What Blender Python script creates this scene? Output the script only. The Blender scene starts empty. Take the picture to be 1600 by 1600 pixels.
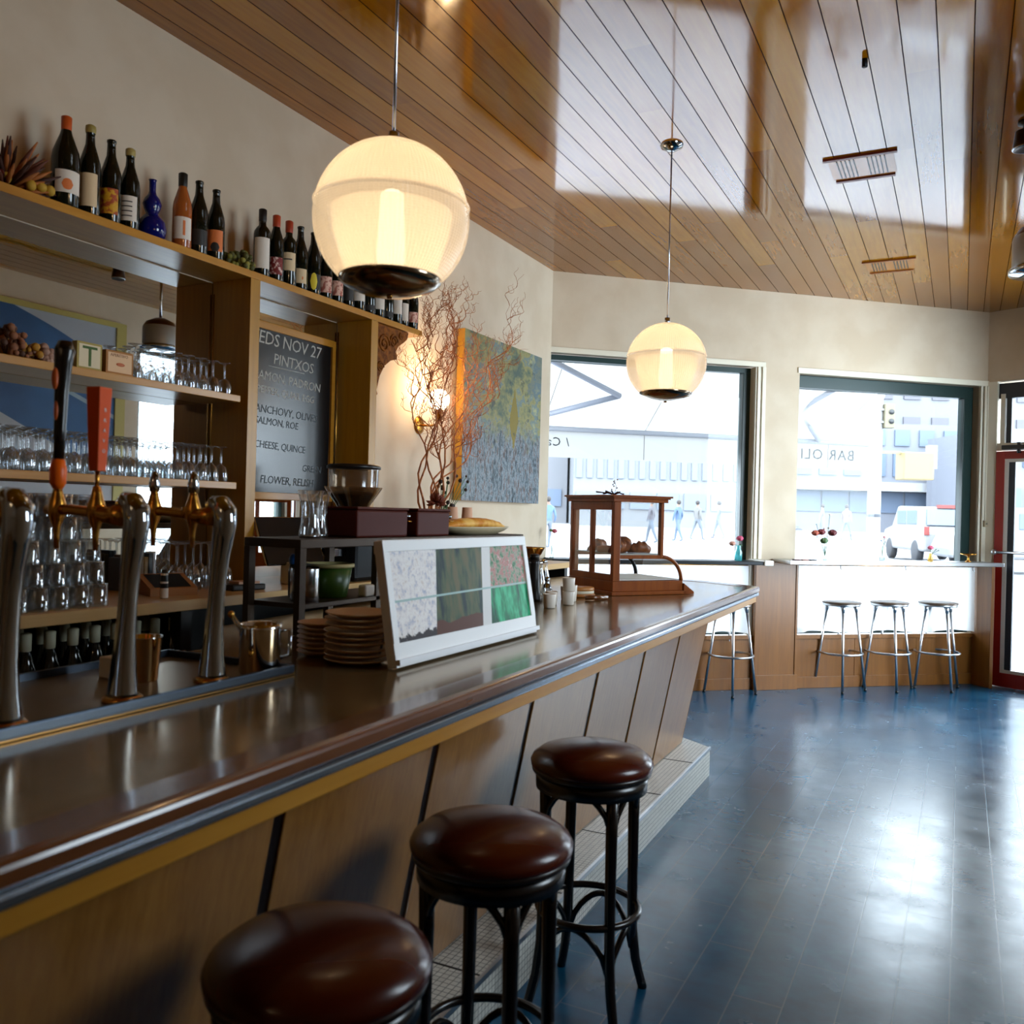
import bpy, bmesh, math, random
from mathutils import Vector, Matrix
random.seed(7)
S = bpy.context.scene
COL = S.collection
PI = math.pi
# ------------------------------------------------------------------ camera, sky, exposure
YAW = math.radians(27.17); ROLL = .026
cam = bpy.data.cameras.new('camera'); cam.sensor_width = 36; cam.lens = 1370/1600*36
cam.dof.use_dof = True; cam.dof.focus_distance = 5.6; cam.dof.aperture_fstop = 4.5
camo = bpy.data.objects.new('camera', cam); COL.objects.link(camo); S.camera = camo
camo.matrix_world = Matrix.Translation((0, 0, 1.5)) @ Matrix.Rotation(YAW, 4, 'Z') @ Matrix.Rotation(PI/2, 4, 'X') @ Matrix.Rotation(ROLL, 4, 'Z')
w = bpy.data.worlds.new('sky'); S.world = w; w.use_nodes = True
wb = w.node_tree.nodes['Background']; wb.inputs[0].default_value = (.80, .91, 1, 1); wb.inputs[1].default_value = 13
S.view_settings.view_transform = 'Standard'; S.view_settings.look = 'None'
S.view_settings.exposure = 0.2; S.view_settings.gamma = 1; S.view_settings.use_curve_mapping = False
S.cycles.sample_clamp_indirect = 3.0; S.cycles.sample_clamp_direct = 12.0; S.cycles.caustics_reflective = False; S.cycles.caustics_refractive = False; S.cycles.blur_glossy = 1.0
S.cycles.max_bounces = 10; S.cycles.transparent_max_bounces = 24
WARM = (1, .62, .30)
# ------------------------------------------------------------------ helpers
def lin(h):
    h = h.lstrip('#'); c = [int(h[i:i+2], 16)/255 for i in (0, 2, 4)]
    return tuple(v/12.92 if v < .04045 else ((v+.055)/1.055)**2.4 for v in c)+(1,)
def mat(name, col, rough=.5, metal=0, **k):
    m = bpy.data.materials.new(name); m.use_nodes = True
    b = m.node_tree.nodes['Principled BSDF']
    b.inputs['Base Color'].default_value = lin(col) if isinstance(col, str) else tuple(col)+(1,)
    b.inputs['Roughness'].default_value = rough; b.inputs['Metallic'].default_value = metal
    for a, v in k.items(): b.inputs[a.replace('_', ' ')].default_value = v
    return m
class NT:
    def __init__(s, m): s.t = m.node_tree; s.b = s.t.nodes.get('Principled BSDF')
    def n(s, t, **k):
        x = s.t.nodes.new(t)
        for a, v in k.items(): setattr(x, a, v)
        return x
    def l(s, a, b): s.t.links.new(a, b)
    def math(s, op, a, b=None, c=None):
        x = s.n('ShaderNodeMath', operation=op)
        for i, v in enumerate((a, b, c)):
            if v is None: continue
            if isinstance(v, (int, float)): x.inputs[i].default_value = v
            else: s.l(v, x.inputs[i])
        return x.outputs[0]
    def mix(s, f, a, b, mode='MIX'):
        x = s.n('ShaderNodeMix', data_type='RGBA', blend_type=mode)
        for i, v in ((0, f), (6, a), (7, b)):
            if isinstance(v, (int, float)): x.inputs[i].default_value = v
            elif isinstance(v, tuple): x.inputs[i].default_value = v if len(v) == 4 else v+(1,)
            else: s.l(v, x.inputs[i])
        return x.outputs[2]
    def noise(s, vec, scale=(1, 1, 1), sc=5, det=3, rough=.5):
        mp = s.n('ShaderNodeMapping'); mp.inputs['Scale'].default_value = scale; mp.inputs['Location'].default_value = (3.17, 5.29, 1.37); s.l(vec, mp.inputs[0])
        x = s.n('ShaderNodeTexNoise'); x.inputs['Scale'].default_value = sc; x.inputs['Detail'].default_value = det
        x.inputs['Roughness'].default_value = rough
        s.l(mp.outputs[0], x.inputs[0]); return x.outputs[0]
    def ramp(s, f, stops):
        x = s.n('ShaderNodeValToRGB'); s.l(f, x.inputs[0]); e = x.color_ramp.elements
        while len(e) < len(stops): e.new(.5)
        for i, (p, c) in enumerate(stops): e[i].position = p; e[i].color = lin(c) if isinstance(c, str) else (c, c, c, 1)
        return x.outputs[0]
    def obj(s): return s.n('ShaderNodeTexCoord').outputs['Object']
    def bump(s, h, st=.2, d=.01):
        x = s.n('ShaderNodeBump'); x.inputs['Strength'].default_value = st; x.inputs['Distance'].default_value = d
        s.l(h, x.inputs['Height']); s.l(x.outputs[0], s.b.inputs['Normal']); return x
def wood(name, c1, c2, axis='z', rough=.4, sc=6, st=.05, **k):
    m = mat(name, c1, rough, **k); t = NT(m); v = t.obj()
    s = {'x': (.06, 1, 1), 'y': (1, .06, 1), 'z': (1, 1, .06)}[axis]
    f = t.noise(v, s, sc*7, 4, .65); g = t.noise(v, s, sc, 2)
    c = t.ramp(t.math('ADD', t.math('MULTIPLY', f, .6), t.math('MULTIPLY', g, .4)), [(.32, c1), (.68, c2)])
    t.l(c, t.b.inputs['Base Color']); t.bump(f, .12, st*.02); return m
def noisy(name, c1, c2, sc=8, rough=.6, lo=.4, hi=.6, bump=0, **k):
    m = mat(name, c1, rough, **k); t = NT(m); f = t.noise(t.obj(), (1, 1, 1), sc, 4)
    t.l(t.ramp(f, [(lo, c1), (hi, c2)]), t.b.inputs['Base Color'])
    if bump: t.bump(f, bump, .01)
    return m
def emit(name, col, st):
    m = mat(name, (0, 0, 0), .5); b = m.node_tree.nodes['Principled BSDF']
    b.inputs['Emission Color'].default_value = tuple(col)+(1,); b.inputs['Emission Strength'].default_value = st
    return m
def thin_glass(name, tint=(1, 1, 1), face=.35, rough=.02, body=0.0, bodycol=(1, 1, 1)):
    """thin clear glass: lets light through, mirrors towards its grazing edges"""
    m = bpy.data.materials.new(name); m.use_nodes = True; t = NT(m); N = m.node_tree.nodes
    N.remove(t.b); out = N['Material Output']
    tr = t.n('ShaderNodeBsdfTransparent'); tr.inputs[0].default_value = tuple(tint)+(1,)
    gl = t.n('ShaderNodeBsdfGlossy'); gl.inputs['Roughness'].default_value = rough
    lw = t.n('ShaderNodeLayerWeight'); lw.inputs[0].default_value = face
    mx = t.n('ShaderNodeMixShader'); t.l(t.math('ADD', t.math('MULTIPLY', lw.outputs['Facing'], .75), .04), mx.inputs[0])
    t.l(tr.outputs[0], mx.inputs[1]); t.l(gl.outputs[0], mx.inputs[2])
    o = mx.outputs[0]
    if body:
        df = t.n('ShaderNodeBsdfTranslucent'); df.inputs[0].default_value = tuple(bodycol)+(1,)
        m2 = t.n('ShaderNodeMixShader'); m2.inputs[0].default_value = body; t.l(o, m2.inputs[1]); t.l(df.outputs[0], m2.inputs[2]); o = m2.outputs[0]
    t.l(o, out.inputs[0]); return m
def translucent(name, col, trans=.6, clear=0.0, rough=.4):
    m = bpy.data.materials.new(name); m.use_nodes = True; t = NT(m); N = m.node_tree.nodes
    N.remove(t.b); out = N['Material Output']
    d = t.n('ShaderNodeBsdfDiffuse'); d.inputs[0].default_value = tuple(col)+(1,)
    a = t.n('ShaderNodeBsdfTranslucent'); a.inputs[0].default_value = tuple(col)+(1,)
    mx = t.n('ShaderNodeMixShader'); mx.inputs[0].default_value = trans; t.l(d.outputs[0], mx.inputs[1]); t.l(a.outputs[0], mx.inputs[2]); o = mx.outputs[0]
    if clear:
        tr = t.n('ShaderNodeBsdfTransparent'); m2 = t.n('ShaderNodeMixShader'); m2.inputs[0].default_value = clear
        t.l(o, m2.inputs[1]); t.l(tr.outputs[0], m2.inputs[2]); o = m2.outputs[0]
    t.l(o, out.inputs[0]); return m
class MB:
    """collects shapes and links them as one mesh object"""
    def __init__(s): s.v = []; s.f = []; s.sm = []
    def add(s, vs, fs, smooth=False):
        o = len(s.v); s.v += [tuple(p) for p in vs]; s.f += [tuple(i+o for i in f) for f in fs]; s.sm += [smooth]*len(fs); return s
    def box(s, x0, x1, y0, y1, z0, z1):
        v = [(x, y, z) for z in (z0, z1) for y in (y0, y1) for x in (x0, x1)]
        return s.add(v, [(0, 2, 3, 1), (4, 5, 7, 6), (0, 1, 5, 4), (2, 6, 7, 3), (0, 4, 6, 2), (1, 3, 7, 5)])
    def slab(s, p, z0, z1):
        n = len(p); v = [(a, b, z0) for a, b in p]+[(a, b, z1) for a, b in p]
        ar = sum(p[i][0]*p[(i+1) % n][1]-p[(i+1) % n][0]*p[i][1] for i in range(n))
        f = [tuple(reversed(range(n))), tuple(range(n, 2*n))]+[(i, (i+1) % n, n+(i+1) % n, n+i) for i in range(n)]
        if ar < 0: f = [tuple(reversed(q)) for q in f]
        return s.add(v, f)
    def hexa(s, a, b):
        """solid between quad a and quad b (4 points each)"""
        return s.add(list(a)+list(b), [(3, 2, 1, 0), (4, 5, 6, 7), (0, 1, 5, 4), (1, 2, 6, 5), (2, 3, 7, 6), (3, 0, 4, 7)])
    def lathe(s, pr, c=(0, 0, 0), n=24, smooth=True):
        v = []; f = []; k = len(pr)
        for i in range(n):
            a = 2*PI*i/n
            for r, z in pr: v.append((c[0]+r*math.cos(a), c[1]+r*math.sin(a), c[2]+z))
        for i in range(n):
            j = (i+1) % n
            for q in range(k-1): f.append((i*k+q, j*k+q, j*k+q+1, i*k+q+1))
        return s.add(v, f, smooth)
    def tube(s, pts, r, n=8, caps=True, closed=False):
        pts = [Vector(p) for p in pts]; m = len(pts); rr = r if isinstance(r, (list, tuple)) else [r]*m
        v = []; f = []; up = None
        for i, p in enumerate(pts):
            if closed: d = pts[(i+1) % m]-pts[i-1]
            else: d = pts[min(i+1, m-1)]-pts[max(i-1, 0)]
            d.normalize()
            if up is None: up = Vector((0, 0, 1)) if abs(d.z) < .9 else Vector((1, 0, 0))
            x = d.cross(up); x.normalize(); y = x.cross(d); up = y
            for k in range(n):
                a = 2*PI*k/n; v.append(p+(x*math.cos(a)+y*math.sin(a))*rr[i])
        for i in range(m if closed else m-1):
            j = (i+1) % m
            for k in range(n): f.append((i*n+k, i*n+(k+1) % n, j*n+(k+1) % n, j*n+k))
        if caps and not closed: f += [tuple(range(n)), tuple(range((m-1)*n, m*n))[::-1]]
        return s.add(v, [q[::-1] for q in f], True)
    def ring(s, c, R, r, n=32, k=8):
        return s.tube([(c[0]+R*math.cos(2*PI*i/n), c[1]+R*math.sin(2*PI*i/n), c[2]) for i in range(n)], r, k, closed=True)
    def ball(s, c, r, n=14, sz=1, sx=1, sy=1):
        v = []; f = []
        for i in range(n//2+1):
            t = PI*i/(n//2)
            for j in range(n): v.append((c[0]+sx*r*math.sin(t)*math.cos(2*PI*j/n), c[1]+sy*r*math.sin(t)*math.sin(2*PI*j/n), c[2]+sz*r*math.cos(t)))
        for i in range(n//2):
            for j in range(n): f.append((i*n+j, (i+1)*n+j, (i+1)*n+(j+1) % n, i*n+(j+1) % n))
        return s.add(v, f, True)
    def quad(s, a, b, c, d): return s.add([a, b, c, d], [(0, 1, 2, 3)])
    def build(s, name, m, parent=None, loc=None, rz=None, bevel=0):
        me = bpy.data.meshes.new(name); me.from_pydata(s.v, [], s.f)
        me.polygons.foreach_set('use_smooth', s.sm); me.update()
        bm = bmesh.new(); bm.from_mesh(me); bmesh.ops.remove_doubles(bm, verts=bm.verts, dist=1e-5)
        bmesh.ops.dissolve_degenerate(bm, dist=1e-6, edges=bm.edges); bmesh.ops.recalc_face_normals(bm, faces=bm.faces)
        bm.to_mesh(me); bm.free()
        o = bpy.data.objects.new(name, me); COL.objects.link(o)
        if m: me.materials.append(m)
        if parent: o.parent = parent
        if loc: o.location = loc
        if rz is not None: o.rotation_euler[2] = rz
        if bevel:
            b = o.modifiers.new('bevel', 'BEVEL'); b.width = bevel; b.segments = 2; b.limit_method = 'ANGLE'; b.angle_limit = math.radians(40)
        return o
def tag(o, label, cat, group=None, kind=None):
    o['label'] = label; o['category'] = cat
    if group: o['group'] = group
    if kind: o['kind'] = kind
    return o
def struct(o): o['kind'] = 'structure'; return o
def empty(name, loc=(0, 0, 0), rz=0, label=None, cat=None, group=None):
    o = bpy.data.objects.new(name, None); COL.objects.link(o); o.location = loc; o.rotation_euler[2] = rz; o.empty_display_size = .05
    if label: tag(o, label, cat, group)
    return o
def dup(src, loc, rz=None, label=None, group=None):
    """a copy of a thing with copies of its parts and sub-parts"""
    r = src.copy(); COL.objects.link(r); r.location = loc
    if rz is not None: r.rotation_euler[2] = rz
    if label: r['label'] = label
    if group: r['group'] = group
    for ch in list(src.children):
        c = ch.copy(); COL.objects.link(c); c.parent = r
        for g in list(ch.children):
            d = g.copy(); COL.objects.link(d); d.parent = c
    return r
def text(body, size, m, parent, M, name='lettering', ext=.0006, align='LEFT', font_space=1, shear=0):
    cu = bpy.data.curves.new(name, 'FONT'); cu.body = body; cu.size = size; cu.extrude = ext; cu.align_x = align
    cu.space_character = font_space; cu.shear = shear; cu.resolution_u = 2
    t = bpy.data.objects.new('tmp_text', cu); COL.objects.link(t)
    dg = bpy.context.evaluated_depsgraph_get(); me = bpy.data.meshes.new_from_object(t.evaluated_get(dg))
    COL.objects.unlink(t); bpy.data.objects.remove(t); me.name = name; me.materials.clear(); me.materials.append(m)
    o = bpy.data.objects.new(name, me); COL.objects.link(o); o.parent = parent; o.matrix_local = M; return o
def basis(o, x, y):
    x = Vector(x).normalized(); y = Vector(y).normalized(); z = x.cross(y)
    return Matrix(((x.x, y.x, z.x, o[0]), (x.y, y.y, z.y, o[1]), (x.z, y.z, z.z, o[2]), (0, 0, 0, 1)))
FW = Vector((-math.sin(YAW), math.cos(YAW), 0)); RT = Vector((math.cos(YAW), math.sin(YAW), 0))
def bearing(px, depth, z=0.):
    """a spot outdoors, depth metres ahead of the viewpoint, px from the left of the photo"""
    p = FW*depth+RT*((px-800-20)/1370*depth); return Vector((p.x, p.y, z))
# ------------------------------------------------------------------ materials
M = {}
M['wall'] = noisy('wall_plaster', '#d2c3ac', '#cab9a0', 3, .75)
M['white'] = mat('white_paint', '#e9e6dc', .45)
M['cream'] = mat('cream_trim', '#e6e0cc', .45)
M['oak'] = wood('oak', '#a86e14', '#c08830', 'y', .3)
M['oakv'] = wood('oak_vertical', '#9c6804', '#b88414', 'z', .35)
M['bar_panel'] = wood('bar_panel_oak', '#84541a', '#a27032', 'z', .35, 9, Coat_Weight=1, Coat_Roughness=.24, Coat_IOR=2.1)
M['walnut'] = wood('walnut_edge', '#5a3014', '#75421c', 'y', .25, Coat_Weight=.6, Coat_Roughness=.12, Coat_IOR=1.5)
M['dark_wood'] = mat('dark_stained_wood', '#160d0a', .3)
M['wains'] = wood('wainscot_wood', '#6e4010', '#86541a', 'z', .35)
M['steel'] = mat('steel', '#c9ccd2', .18, 1)
M['chrome'] = mat('chrome', '#aab0b8', .06, 1)
M['alu'] = mat('aluminium', '#c5c9ce', .28, 1)
M['edge_steel'] = mat('edge_steel', '#a3b0c0', .22, 1)
M['tray'] = mat('tray_steel', '#454e5a', .35, 1)
M['black'] = mat('black_plastic', '#0b0b0d', .35)
M['blackm'] = mat('black_metal', '#101418', .4, .6)
M['frame_green'] = mat('green_black_frame', '#16312f', .35)
M['frame_blue'] = mat('blue_black_frame', '#12202c', .4)
M['red'] = mat('red_door_paint', '#9a1a12', .35)
M['brass'] = mat('brass', '#c08a3a', .25, 1)
M['mirror'] = mat('mirror', '#e8ecec', .015, 1)
M['glass'] = thin_glass('window_glass', (.97, .99, 1), .12)
_t = NT(M['glass']); _f = _t.n('ShaderNodeFresnel'); _f.inputs[0].default_value = 1.28
for _x in M['glass'].node_tree.nodes:
    if _x.type == 'MIX_SHADER': _t.l(_f.outputs[0], _x.inputs[0])
M['clear'] = thin_glass('drinking_glass', (.93, .95, .96), .62, .05, .07, (.95, .97, 1))
M['rack'] = mat('rack_steel', '#3a2a1c', .45, .5)
M['china'] = mat('stoneware', '#dcb98a', .35)
M['paper'] = mat('white_paper', '#efece4', .7)
M['leather'] = mat('brown_leather', '#431204', .24, Specular_IOR_Level=.35, Coat_Weight=.1, Coat_Roughness=.1)
M['bottle'] = mat('dark_bottle_glass', '#0c110a', .08)
M['twig'] = noisy('twig_bark', '#8a4a24', '#b4703c', 30, .7)
M['leaf'] = mat('green_stem', '#3d6b3a', .6)
M['curtain'] = translucent('sheer_curtain', (.93, .94, .95), .6, .12)
_t = NT(M['clear']); _n = _t.noise(_t.obj(), (1, 1, .3), 90, 2); _b = _t.n('ShaderNodeBump'); _b.inputs['Strength'].default_value = .5; _b.inputs['Distance'].default_value = .002; _t.l(_n, _b.inputs['Height'])
for _x in M['clear'].node_tree.nodes:
    if _x.type == 'BSDF_GLOSSY': _t.l(_b.outputs[0], _x.inputs['Normal'])
M['canvas'] = translucent('awning_canvas', (.22, .215, .21), .55)
M['chalk'] = mat('chalk', '#b9b7ae', .9)
# ceiling planks
def ceiling_mat():
    m = mat('varnished_planks', '#b06a1c', .1); t = NT(m); v = t.obj()
    sx = t.n('ShaderNodeSeparateXYZ'); t.l(v, sx.inputs[0]); u = t.math('DIVIDE', sx.outputs[0], .135)
    k = t.math('FLOOR', u); fr = t.math('FRACT', u)
    wn = t.n('ShaderNodeTexWhiteNoise', noise_dimensions='1D'); t.l(k, wn.inputs['W'])
    ln = t.math('FLOOR', t.math('ADD', t.math('DIVIDE', sx.outputs[1], 2.9), t.math('MULTIPLY', wn.outputs[0], 7)))
    w2 = t.n('ShaderNodeTexWhiteNoise', noise_dimensions='2D'); cb = t.n('ShaderNodeCombineXYZ'); t.l(k, cb.inputs[0]); t.l(ln, cb.inputs[1]); t.l(cb.outputs[0], w2.inputs['Vector'])
    g = t.noise(v, (1, .08, 1), 40, 4, .6); g2 = t.noise(v, (1, .25, 1), 5, 3)
    f = t.math('ADD', t.math('MULTIPLY', w2.outputs[0], .4), t.math('ADD', t.math('MULTIPLY', g, .35), t.math('MULTIPLY', g2, .25)))
    c = t.ramp(f, [(.25, '#7a4400'), (.55, '#985e00'), (.85, '#b07a0c')])
    gap = t.math('LESS_THAN', t.math('MINIMUM', fr, t.math('SUBTRACT', 1, fr)), .018)
    t.l(t.mix(gap, c, lin('#2c1607')), t.b.inputs['Base Color'])
    edge = t.math('MINIMUM', t.math('MULTIPLY', t.math('MINIMUM', fr, t.math('SUBTRACT', 1, fr)), 34), 1)
    tilt = t.math('MULTIPLY', t.math('MULTIPLY', t.math('SUBTRACT', wn.outputs[0], .5), fr), .12)
    big = t.noise(v, (1, .35, 1), 3.2, 2)
    h = t.math('ADD', tilt, t.math('MULTIPLY', big, .9))
    t.bump(h, .45, .0026); t.l(t.math('MULTIPLY', t.math('SUBTRACT', 1, gap), .5), t.b.inputs['Specular IOR Level'])
    rn = t.noise(v, (1, .3, 1), 2.2, 2); t.l(t.math('ADD', t.math('MULTIPLY', rn, .10), .03), t.b.inputs['Roughness'])
    t.b.inputs['IOR'].default_value = 1.95
    return m
def floor_mat():
    m = mat('slate_floor', '#23303c', .25); t = NT(m); v = t.obj()
    br = t.n('ShaderNodeTexBrick'); mp = t.n('ShaderNodeMapping'); mp.inputs['Rotation'].default_value[2] = PI/2; t.l(v, mp.inputs[0]); t.l(mp.outputs[0], br.inputs[0])
    br.inputs['Scale'].default_value = 1; br.inputs['Brick Width'].default_value = .62; br.inputs['Row Height'].default_value = .152; br.inputs['Mortar Size'].default_value = .0025; br.inputs['Mortar Smooth'].default_value = .3
    br.offset = .5
    n1 = t.noise(v, (1, 1, 1), 2.2, 5, .6); n2 = t.noise(v, (1, 1.6, 1), 14, 4, .55)
    c = t.ramp(t.math('ADD', t.math('MULTIPLY', n1, .8), t.math('MULTIPLY', n2, .2)), [(.3, '#08304a'), (.55, '#124a68'), (.8, '#266884')])
    t.l(t.mix(t.math('MULTIPLY', br.outputs['Fac'], .6), c, lin('#56666e')), t.b.inputs['Base Color'])
    n3 = t.noise(v, (1, 1, 1), 5, 4, .6)
    t.l(t.math('ADD', t.math('MULTIPLY', n3, .24), .12), t.b.inputs['Roughness']); t.b.inputs['IOR'].default_value = 1.45
    n3 = t.noise(v, (1, 1, 1), 5, 4, .6)
    h = t.math('SUBTRACT', t.math('ADD', t.math('MULTIPLY', n2, .3), t.math('MULTIPLY', n3, 1.0)), t.math('MULTIPLY', br.outputs['Fac'], .5))
    t.bump(h, .11, .005); return m
def top_mat():
    m = mat('bar_top_lacquer', '#4a2f14', .15); t = NT(m); v = t.obj()
    n = t.noise(v, (1, .05, 1), 40, 4); n2 = t.noise(v, (1, 1, 1), 3, 3)
    t.l(t.ramp(t.math('ADD', t.math('MULTIPLY', n, .5), t.math('MULTIPLY', n2, .5)), [(.3, '#94784a'), (.7, '#b2966a')]), t.b.inputs['Base Color'])
    t.l(t.math('ADD', t.math('MULTIPLY', n2, .12), .10), t.b.inputs['Roughness']); t.b.inputs['IOR'].default_value = 1.6
    t.b.inputs['Metallic'].default_value = .75
    return m
def mosaic_mat():
    m = mat('mosaic_tile', '#b9b39f', .3); t = NT(m); v = t.obj()
    br = t.n('ShaderNodeTexBrick'); mp = t.n('ShaderNodeMapping'); t.l(v, mp.inputs[0])
    sx = t.n('ShaderNodeSeparateXYZ'); t.l(v, sx.inputs[0]); cb = t.n('ShaderNodeCombineXYZ')
    t.l(sx.outputs[1], cb.inputs[0]); t.l(t.math('ADD', sx.outputs[0], sx.outputs[2]), cb.inputs[1]); t.l(cb.outputs[0], br.inputs[0])
    br.offset = 0; br.inputs['Scale'].default_value = 1; br.inputs['Brick Width'].default_value = .021; br.inputs['Row Height'].default_value = .021; br.inputs['Mortar Size'].default_value = .0013
    br.inputs['Color1'].default_value = lin('#d2cfc6'); br.inputs['Color2'].default_value = lin('#c2bfb6'); br.inputs['Mortar'].default_value = lin('#4a4a46')
    t.l(br.outputs['Color'], t.b.inputs['Base Color']); return m
M['ceiling'] = ceiling_mat(); M['floor'] = floor_mat(); M['top'] = top_mat(); M['mosaic'] = mosaic_mat()
# ------------------------------------------------------------------ room shell
A = Vector((-3.07, 6.56, 0)); ANG = math.radians(41.06); U = Vector((math.cos(ANG), math.sin(ANG), 0)); N = Vector((U.y, -U.x, 0))
D0 = A+U*4.32; V = Vector((.911, -.411, 0)).normalized(); VN = Vector((V.y, -V.x, 0))
VN = VN if VN.y < 0 else -VN
H = 3.5; XR = 1.35; YB = -2.2
L2 = (XR-D0.x)/V.x; DR = D0+V*L2
poly = [(-3.05, YB), (XR, YB), (XR, DR.y), (D0.x, D0.y), (-3.05, 6.575)]
BANG = math.radians(1.52)
struct(MB().slab([(-3.4, YB-.3), (XR+.3, YB-.3), (XR+.3, DR.y+.1), (D0.x+.1, D0.y+.35), (-3.4, 6.6)], -.1, 0).build('floor', M['floor'], rz=0))
struct(MB().slab([(-3.35, YB-.3), (XR+.3, YB-.3), (XR+.3, DR.y+.1), (D0.x+.1, D0.y+.35), (-3.35, 6.55)], H, H+.12).build('ceiling', M['ceiling']))
struct(MB().box(-3.25, -3.05, YB, 6.575, 0, H).build('wall_left', M['wall']))
struct(MB().box(-3.25, XR+.2, YB-.2, YB, 0, H).build('wall_back', M['wall']))
def frameobj(origin, ux, nrm):
    """local x along the wall, y towards the room, z up"""
    e = Vector((ux.x, ux.y, 0)); return math.atan2(e.y, e.x)
# far wall is built in its own frame: x along the wall, y = -offset towards the room (room side is -y)
def far(mb, name, m, parent=None, bevel=0):
    o = mb.build(name, m, parent, bevel=bevel)
    if not parent: o.location = A; o.rotation_euler[2] = ANG
    return o
WT = .22
w1 = (.0, 1.90, .47, 2.845); w2 = (2.33, 4.24, .47, 2.81)
mb = MB(); mb.box(-.05, 4.36, 0, WT, 2.845, H).box(w1[1]+.09, w2[0], 0, WT, 0, 2.845).box(-.05, w1[1]+.09, 0, WT, 0, .44).box(w2[0], 4.36, 0, WT, 0, .44).box(w2[0], 4.36, .0, WT, 2.81, 2.845).box(4.24, 4.36, 0.02, WT, .44, 2.81)
struct(far(mb, 'wall_far', M['wall']))
def window(name, x0, x1, z0, z1, fr, m, gy=.12, left=True):
    b = MB(); b.box(x0, x1, gy-.03, gy+.05, z1-fr[1], z1).box(x1-fr[0], x1, gy-.03, gy+.05, z0, z1-fr[1]).box(x0, x1-fr[0], gy-.03, gy+.05, z0, z0+.05)
    if left: b.box(x0, x0+.04, gy-.03, gy+.05, z0+.05, z1-fr[1])
    o = struct(far(b, name, m, bevel=.004))
    g = MB().box(x0+.02, x1-.02, gy, gy+.006, z0+.02, z1-.02).build('window_pane', M['glass'], o); g['label'] = 'clear glass pane'
    return o
window('window_1', .0, 1.90, .47, 2.83, (.07, .045), M['frame_green'])
window('window_2', 2.33, 4.24, .47, 2.80, (.10, .11), M['frame_green'])
# casings
c = MB(); c.box(-.03, 1.99, -.012, .0, 2.83, 2.875).box(1.915, 1.945, -.012, .09, 1.10, 2.83).box(1.955, 1.99, -.02, .0, 1.10, 2.83)
c.box(1.90, 1.957, .0, .10, .47, 2.83)
struct(far(c, 'trim_1', M['cream'], bevel=.003))
c = MB(); c.box(2.31, 4.33, -.012, .0, 2.80, 2.85).box(4.24, 4.262, -.012, .10, .47, 2.80).box(4.275, 4.33, -.02, .0, 0, 2.80)
struct(far(c, 'trim_2', M['cream'], bevel=.003))
# wainscot under windows and on the pier
c = MB(); c.box(.0, 1.93, -.01, 0, .0, .47); c.box(-.0, 1.93, -.03, 0, .44, .475).box(0, 1.93, -.022, 0, 0, .10)
for x in (.62, 1.28): c.box(x, x+.012, -.014, 0, .1, .44)
struct(far(c, 'trim_3', M['wains'], bevel=.002))
c = MB(); c.box(2.33, 4.24, -.01, 0, .0, .47).box(2.33, 4.24, -.03, 0, .44, .475).box(2.33, 4.24, -.022, 0, 0, .10)
for x in (2.95, 3.6): c.box(x, x+.012, -.014, 0, .1, .44)
struct(far(c, 'trim_4', M['wains'], bevel=.002))
c = MB(); c.box(1.93, 2.33, -.05, 0, .0, 1.10).box(1.92, 2.345, -.065, 0, 1.10, 1.125).box(1.92, 2.345, -.062, 0, .0, .13).box(1.92, 1.945, -.058, 0, .13, 1.10).box(2.315, 2.335, -.058, 0, .13, 1.1)
struct(far(c, 'trim_5', M['wains'], bevel=.002))
# wall ledges (narrow drinking counters)
led = empty('window_ledge', A, ANG, 'pale narrow drinking ledge across the window with three stools', 'ledge')
MB().box(2.10, 4.28, -.30, -.0, 1.115, 1.15).build('ledge_board', M['alu'], led, bevel=.004)
MB().box(4.20, 4.235, -.24, 0, .0, 1.115).build('end_panel', M['wains'], led, bevel=.002)
MB().tube([(2.6, -.28, 1.115), (2.6, -.285, 1.08), (2.61, -.30, 1.075)], .004, 6).tube([(3.25, -.28, 1.115), (3.25, -.285, 1.08), (3.26, -.30, 1.075)], .004, 6).tube([(3.95, -.28, 1.115), (3.95, -.285, 1.08), (3.96, -.30, 1.075)], .004, 6).build('bag_hooks', M['steel'], led)
led = empty('window_ledge', A, ANG, 'dark-edged drinking ledge across the window behind the pastry case', 'ledge')
MB().box(.0, 1.90, -.27, -.0, 1.105, 1.135).build('ledge_board', M['blackm'], led, bevel=.004)
MB().box(1.87, 1.955, -.285, -.0, 1.10, 1.145).build('end_bracket', M['white'], led, bevel=.006)
# cafe curtains
def curtain(x0, x1, z0, z1, label, seed):
    r = random.Random(seed); root = empty('cafe_curtain', A, ANG, label, 'curtain')
    n = 90; v = []; f = []
    ph = [r.uniform(0, 6) for _ in range(4)]
    for i in range(n+1):
        x = x0+(x1-x0)*i/n
        for j in range(5):
            z = z1+(z0-z1)*j/4; a = .006+.010*j/4
            y = -.035+a*math.sin(x*38+ph[0])+a*.7*math.sin(x*17+ph[1])+.004*math.sin(x*71+ph[2])
            zz = z+(.012*math.sin(x*9+ph[3]) if j == 4 else 0); v.append((x, y, zz))
    for i in range(n):
        for j in range(4): f.append((i*5+j, (i+1)*5+j, (i+1)*5+j+1, i*5+j+1))
    MB().add(v, f, True).build('cloth', M['curtain'], root)
    MB().tube([(x0-.0, -.035, z1+.004), (x1+.0, -.035, z1+.004)], .006, 8).build('curtain_rod', M['brass'], root)
curtain(2.345, 4.19, .50, 1.095, 'white sheer curtain hanging behind the three window stools', 3)
curtain(.03, 1.85, .50, 1.085, 'white sheer curtain below the ledge behind the pastry case', 5)
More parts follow.
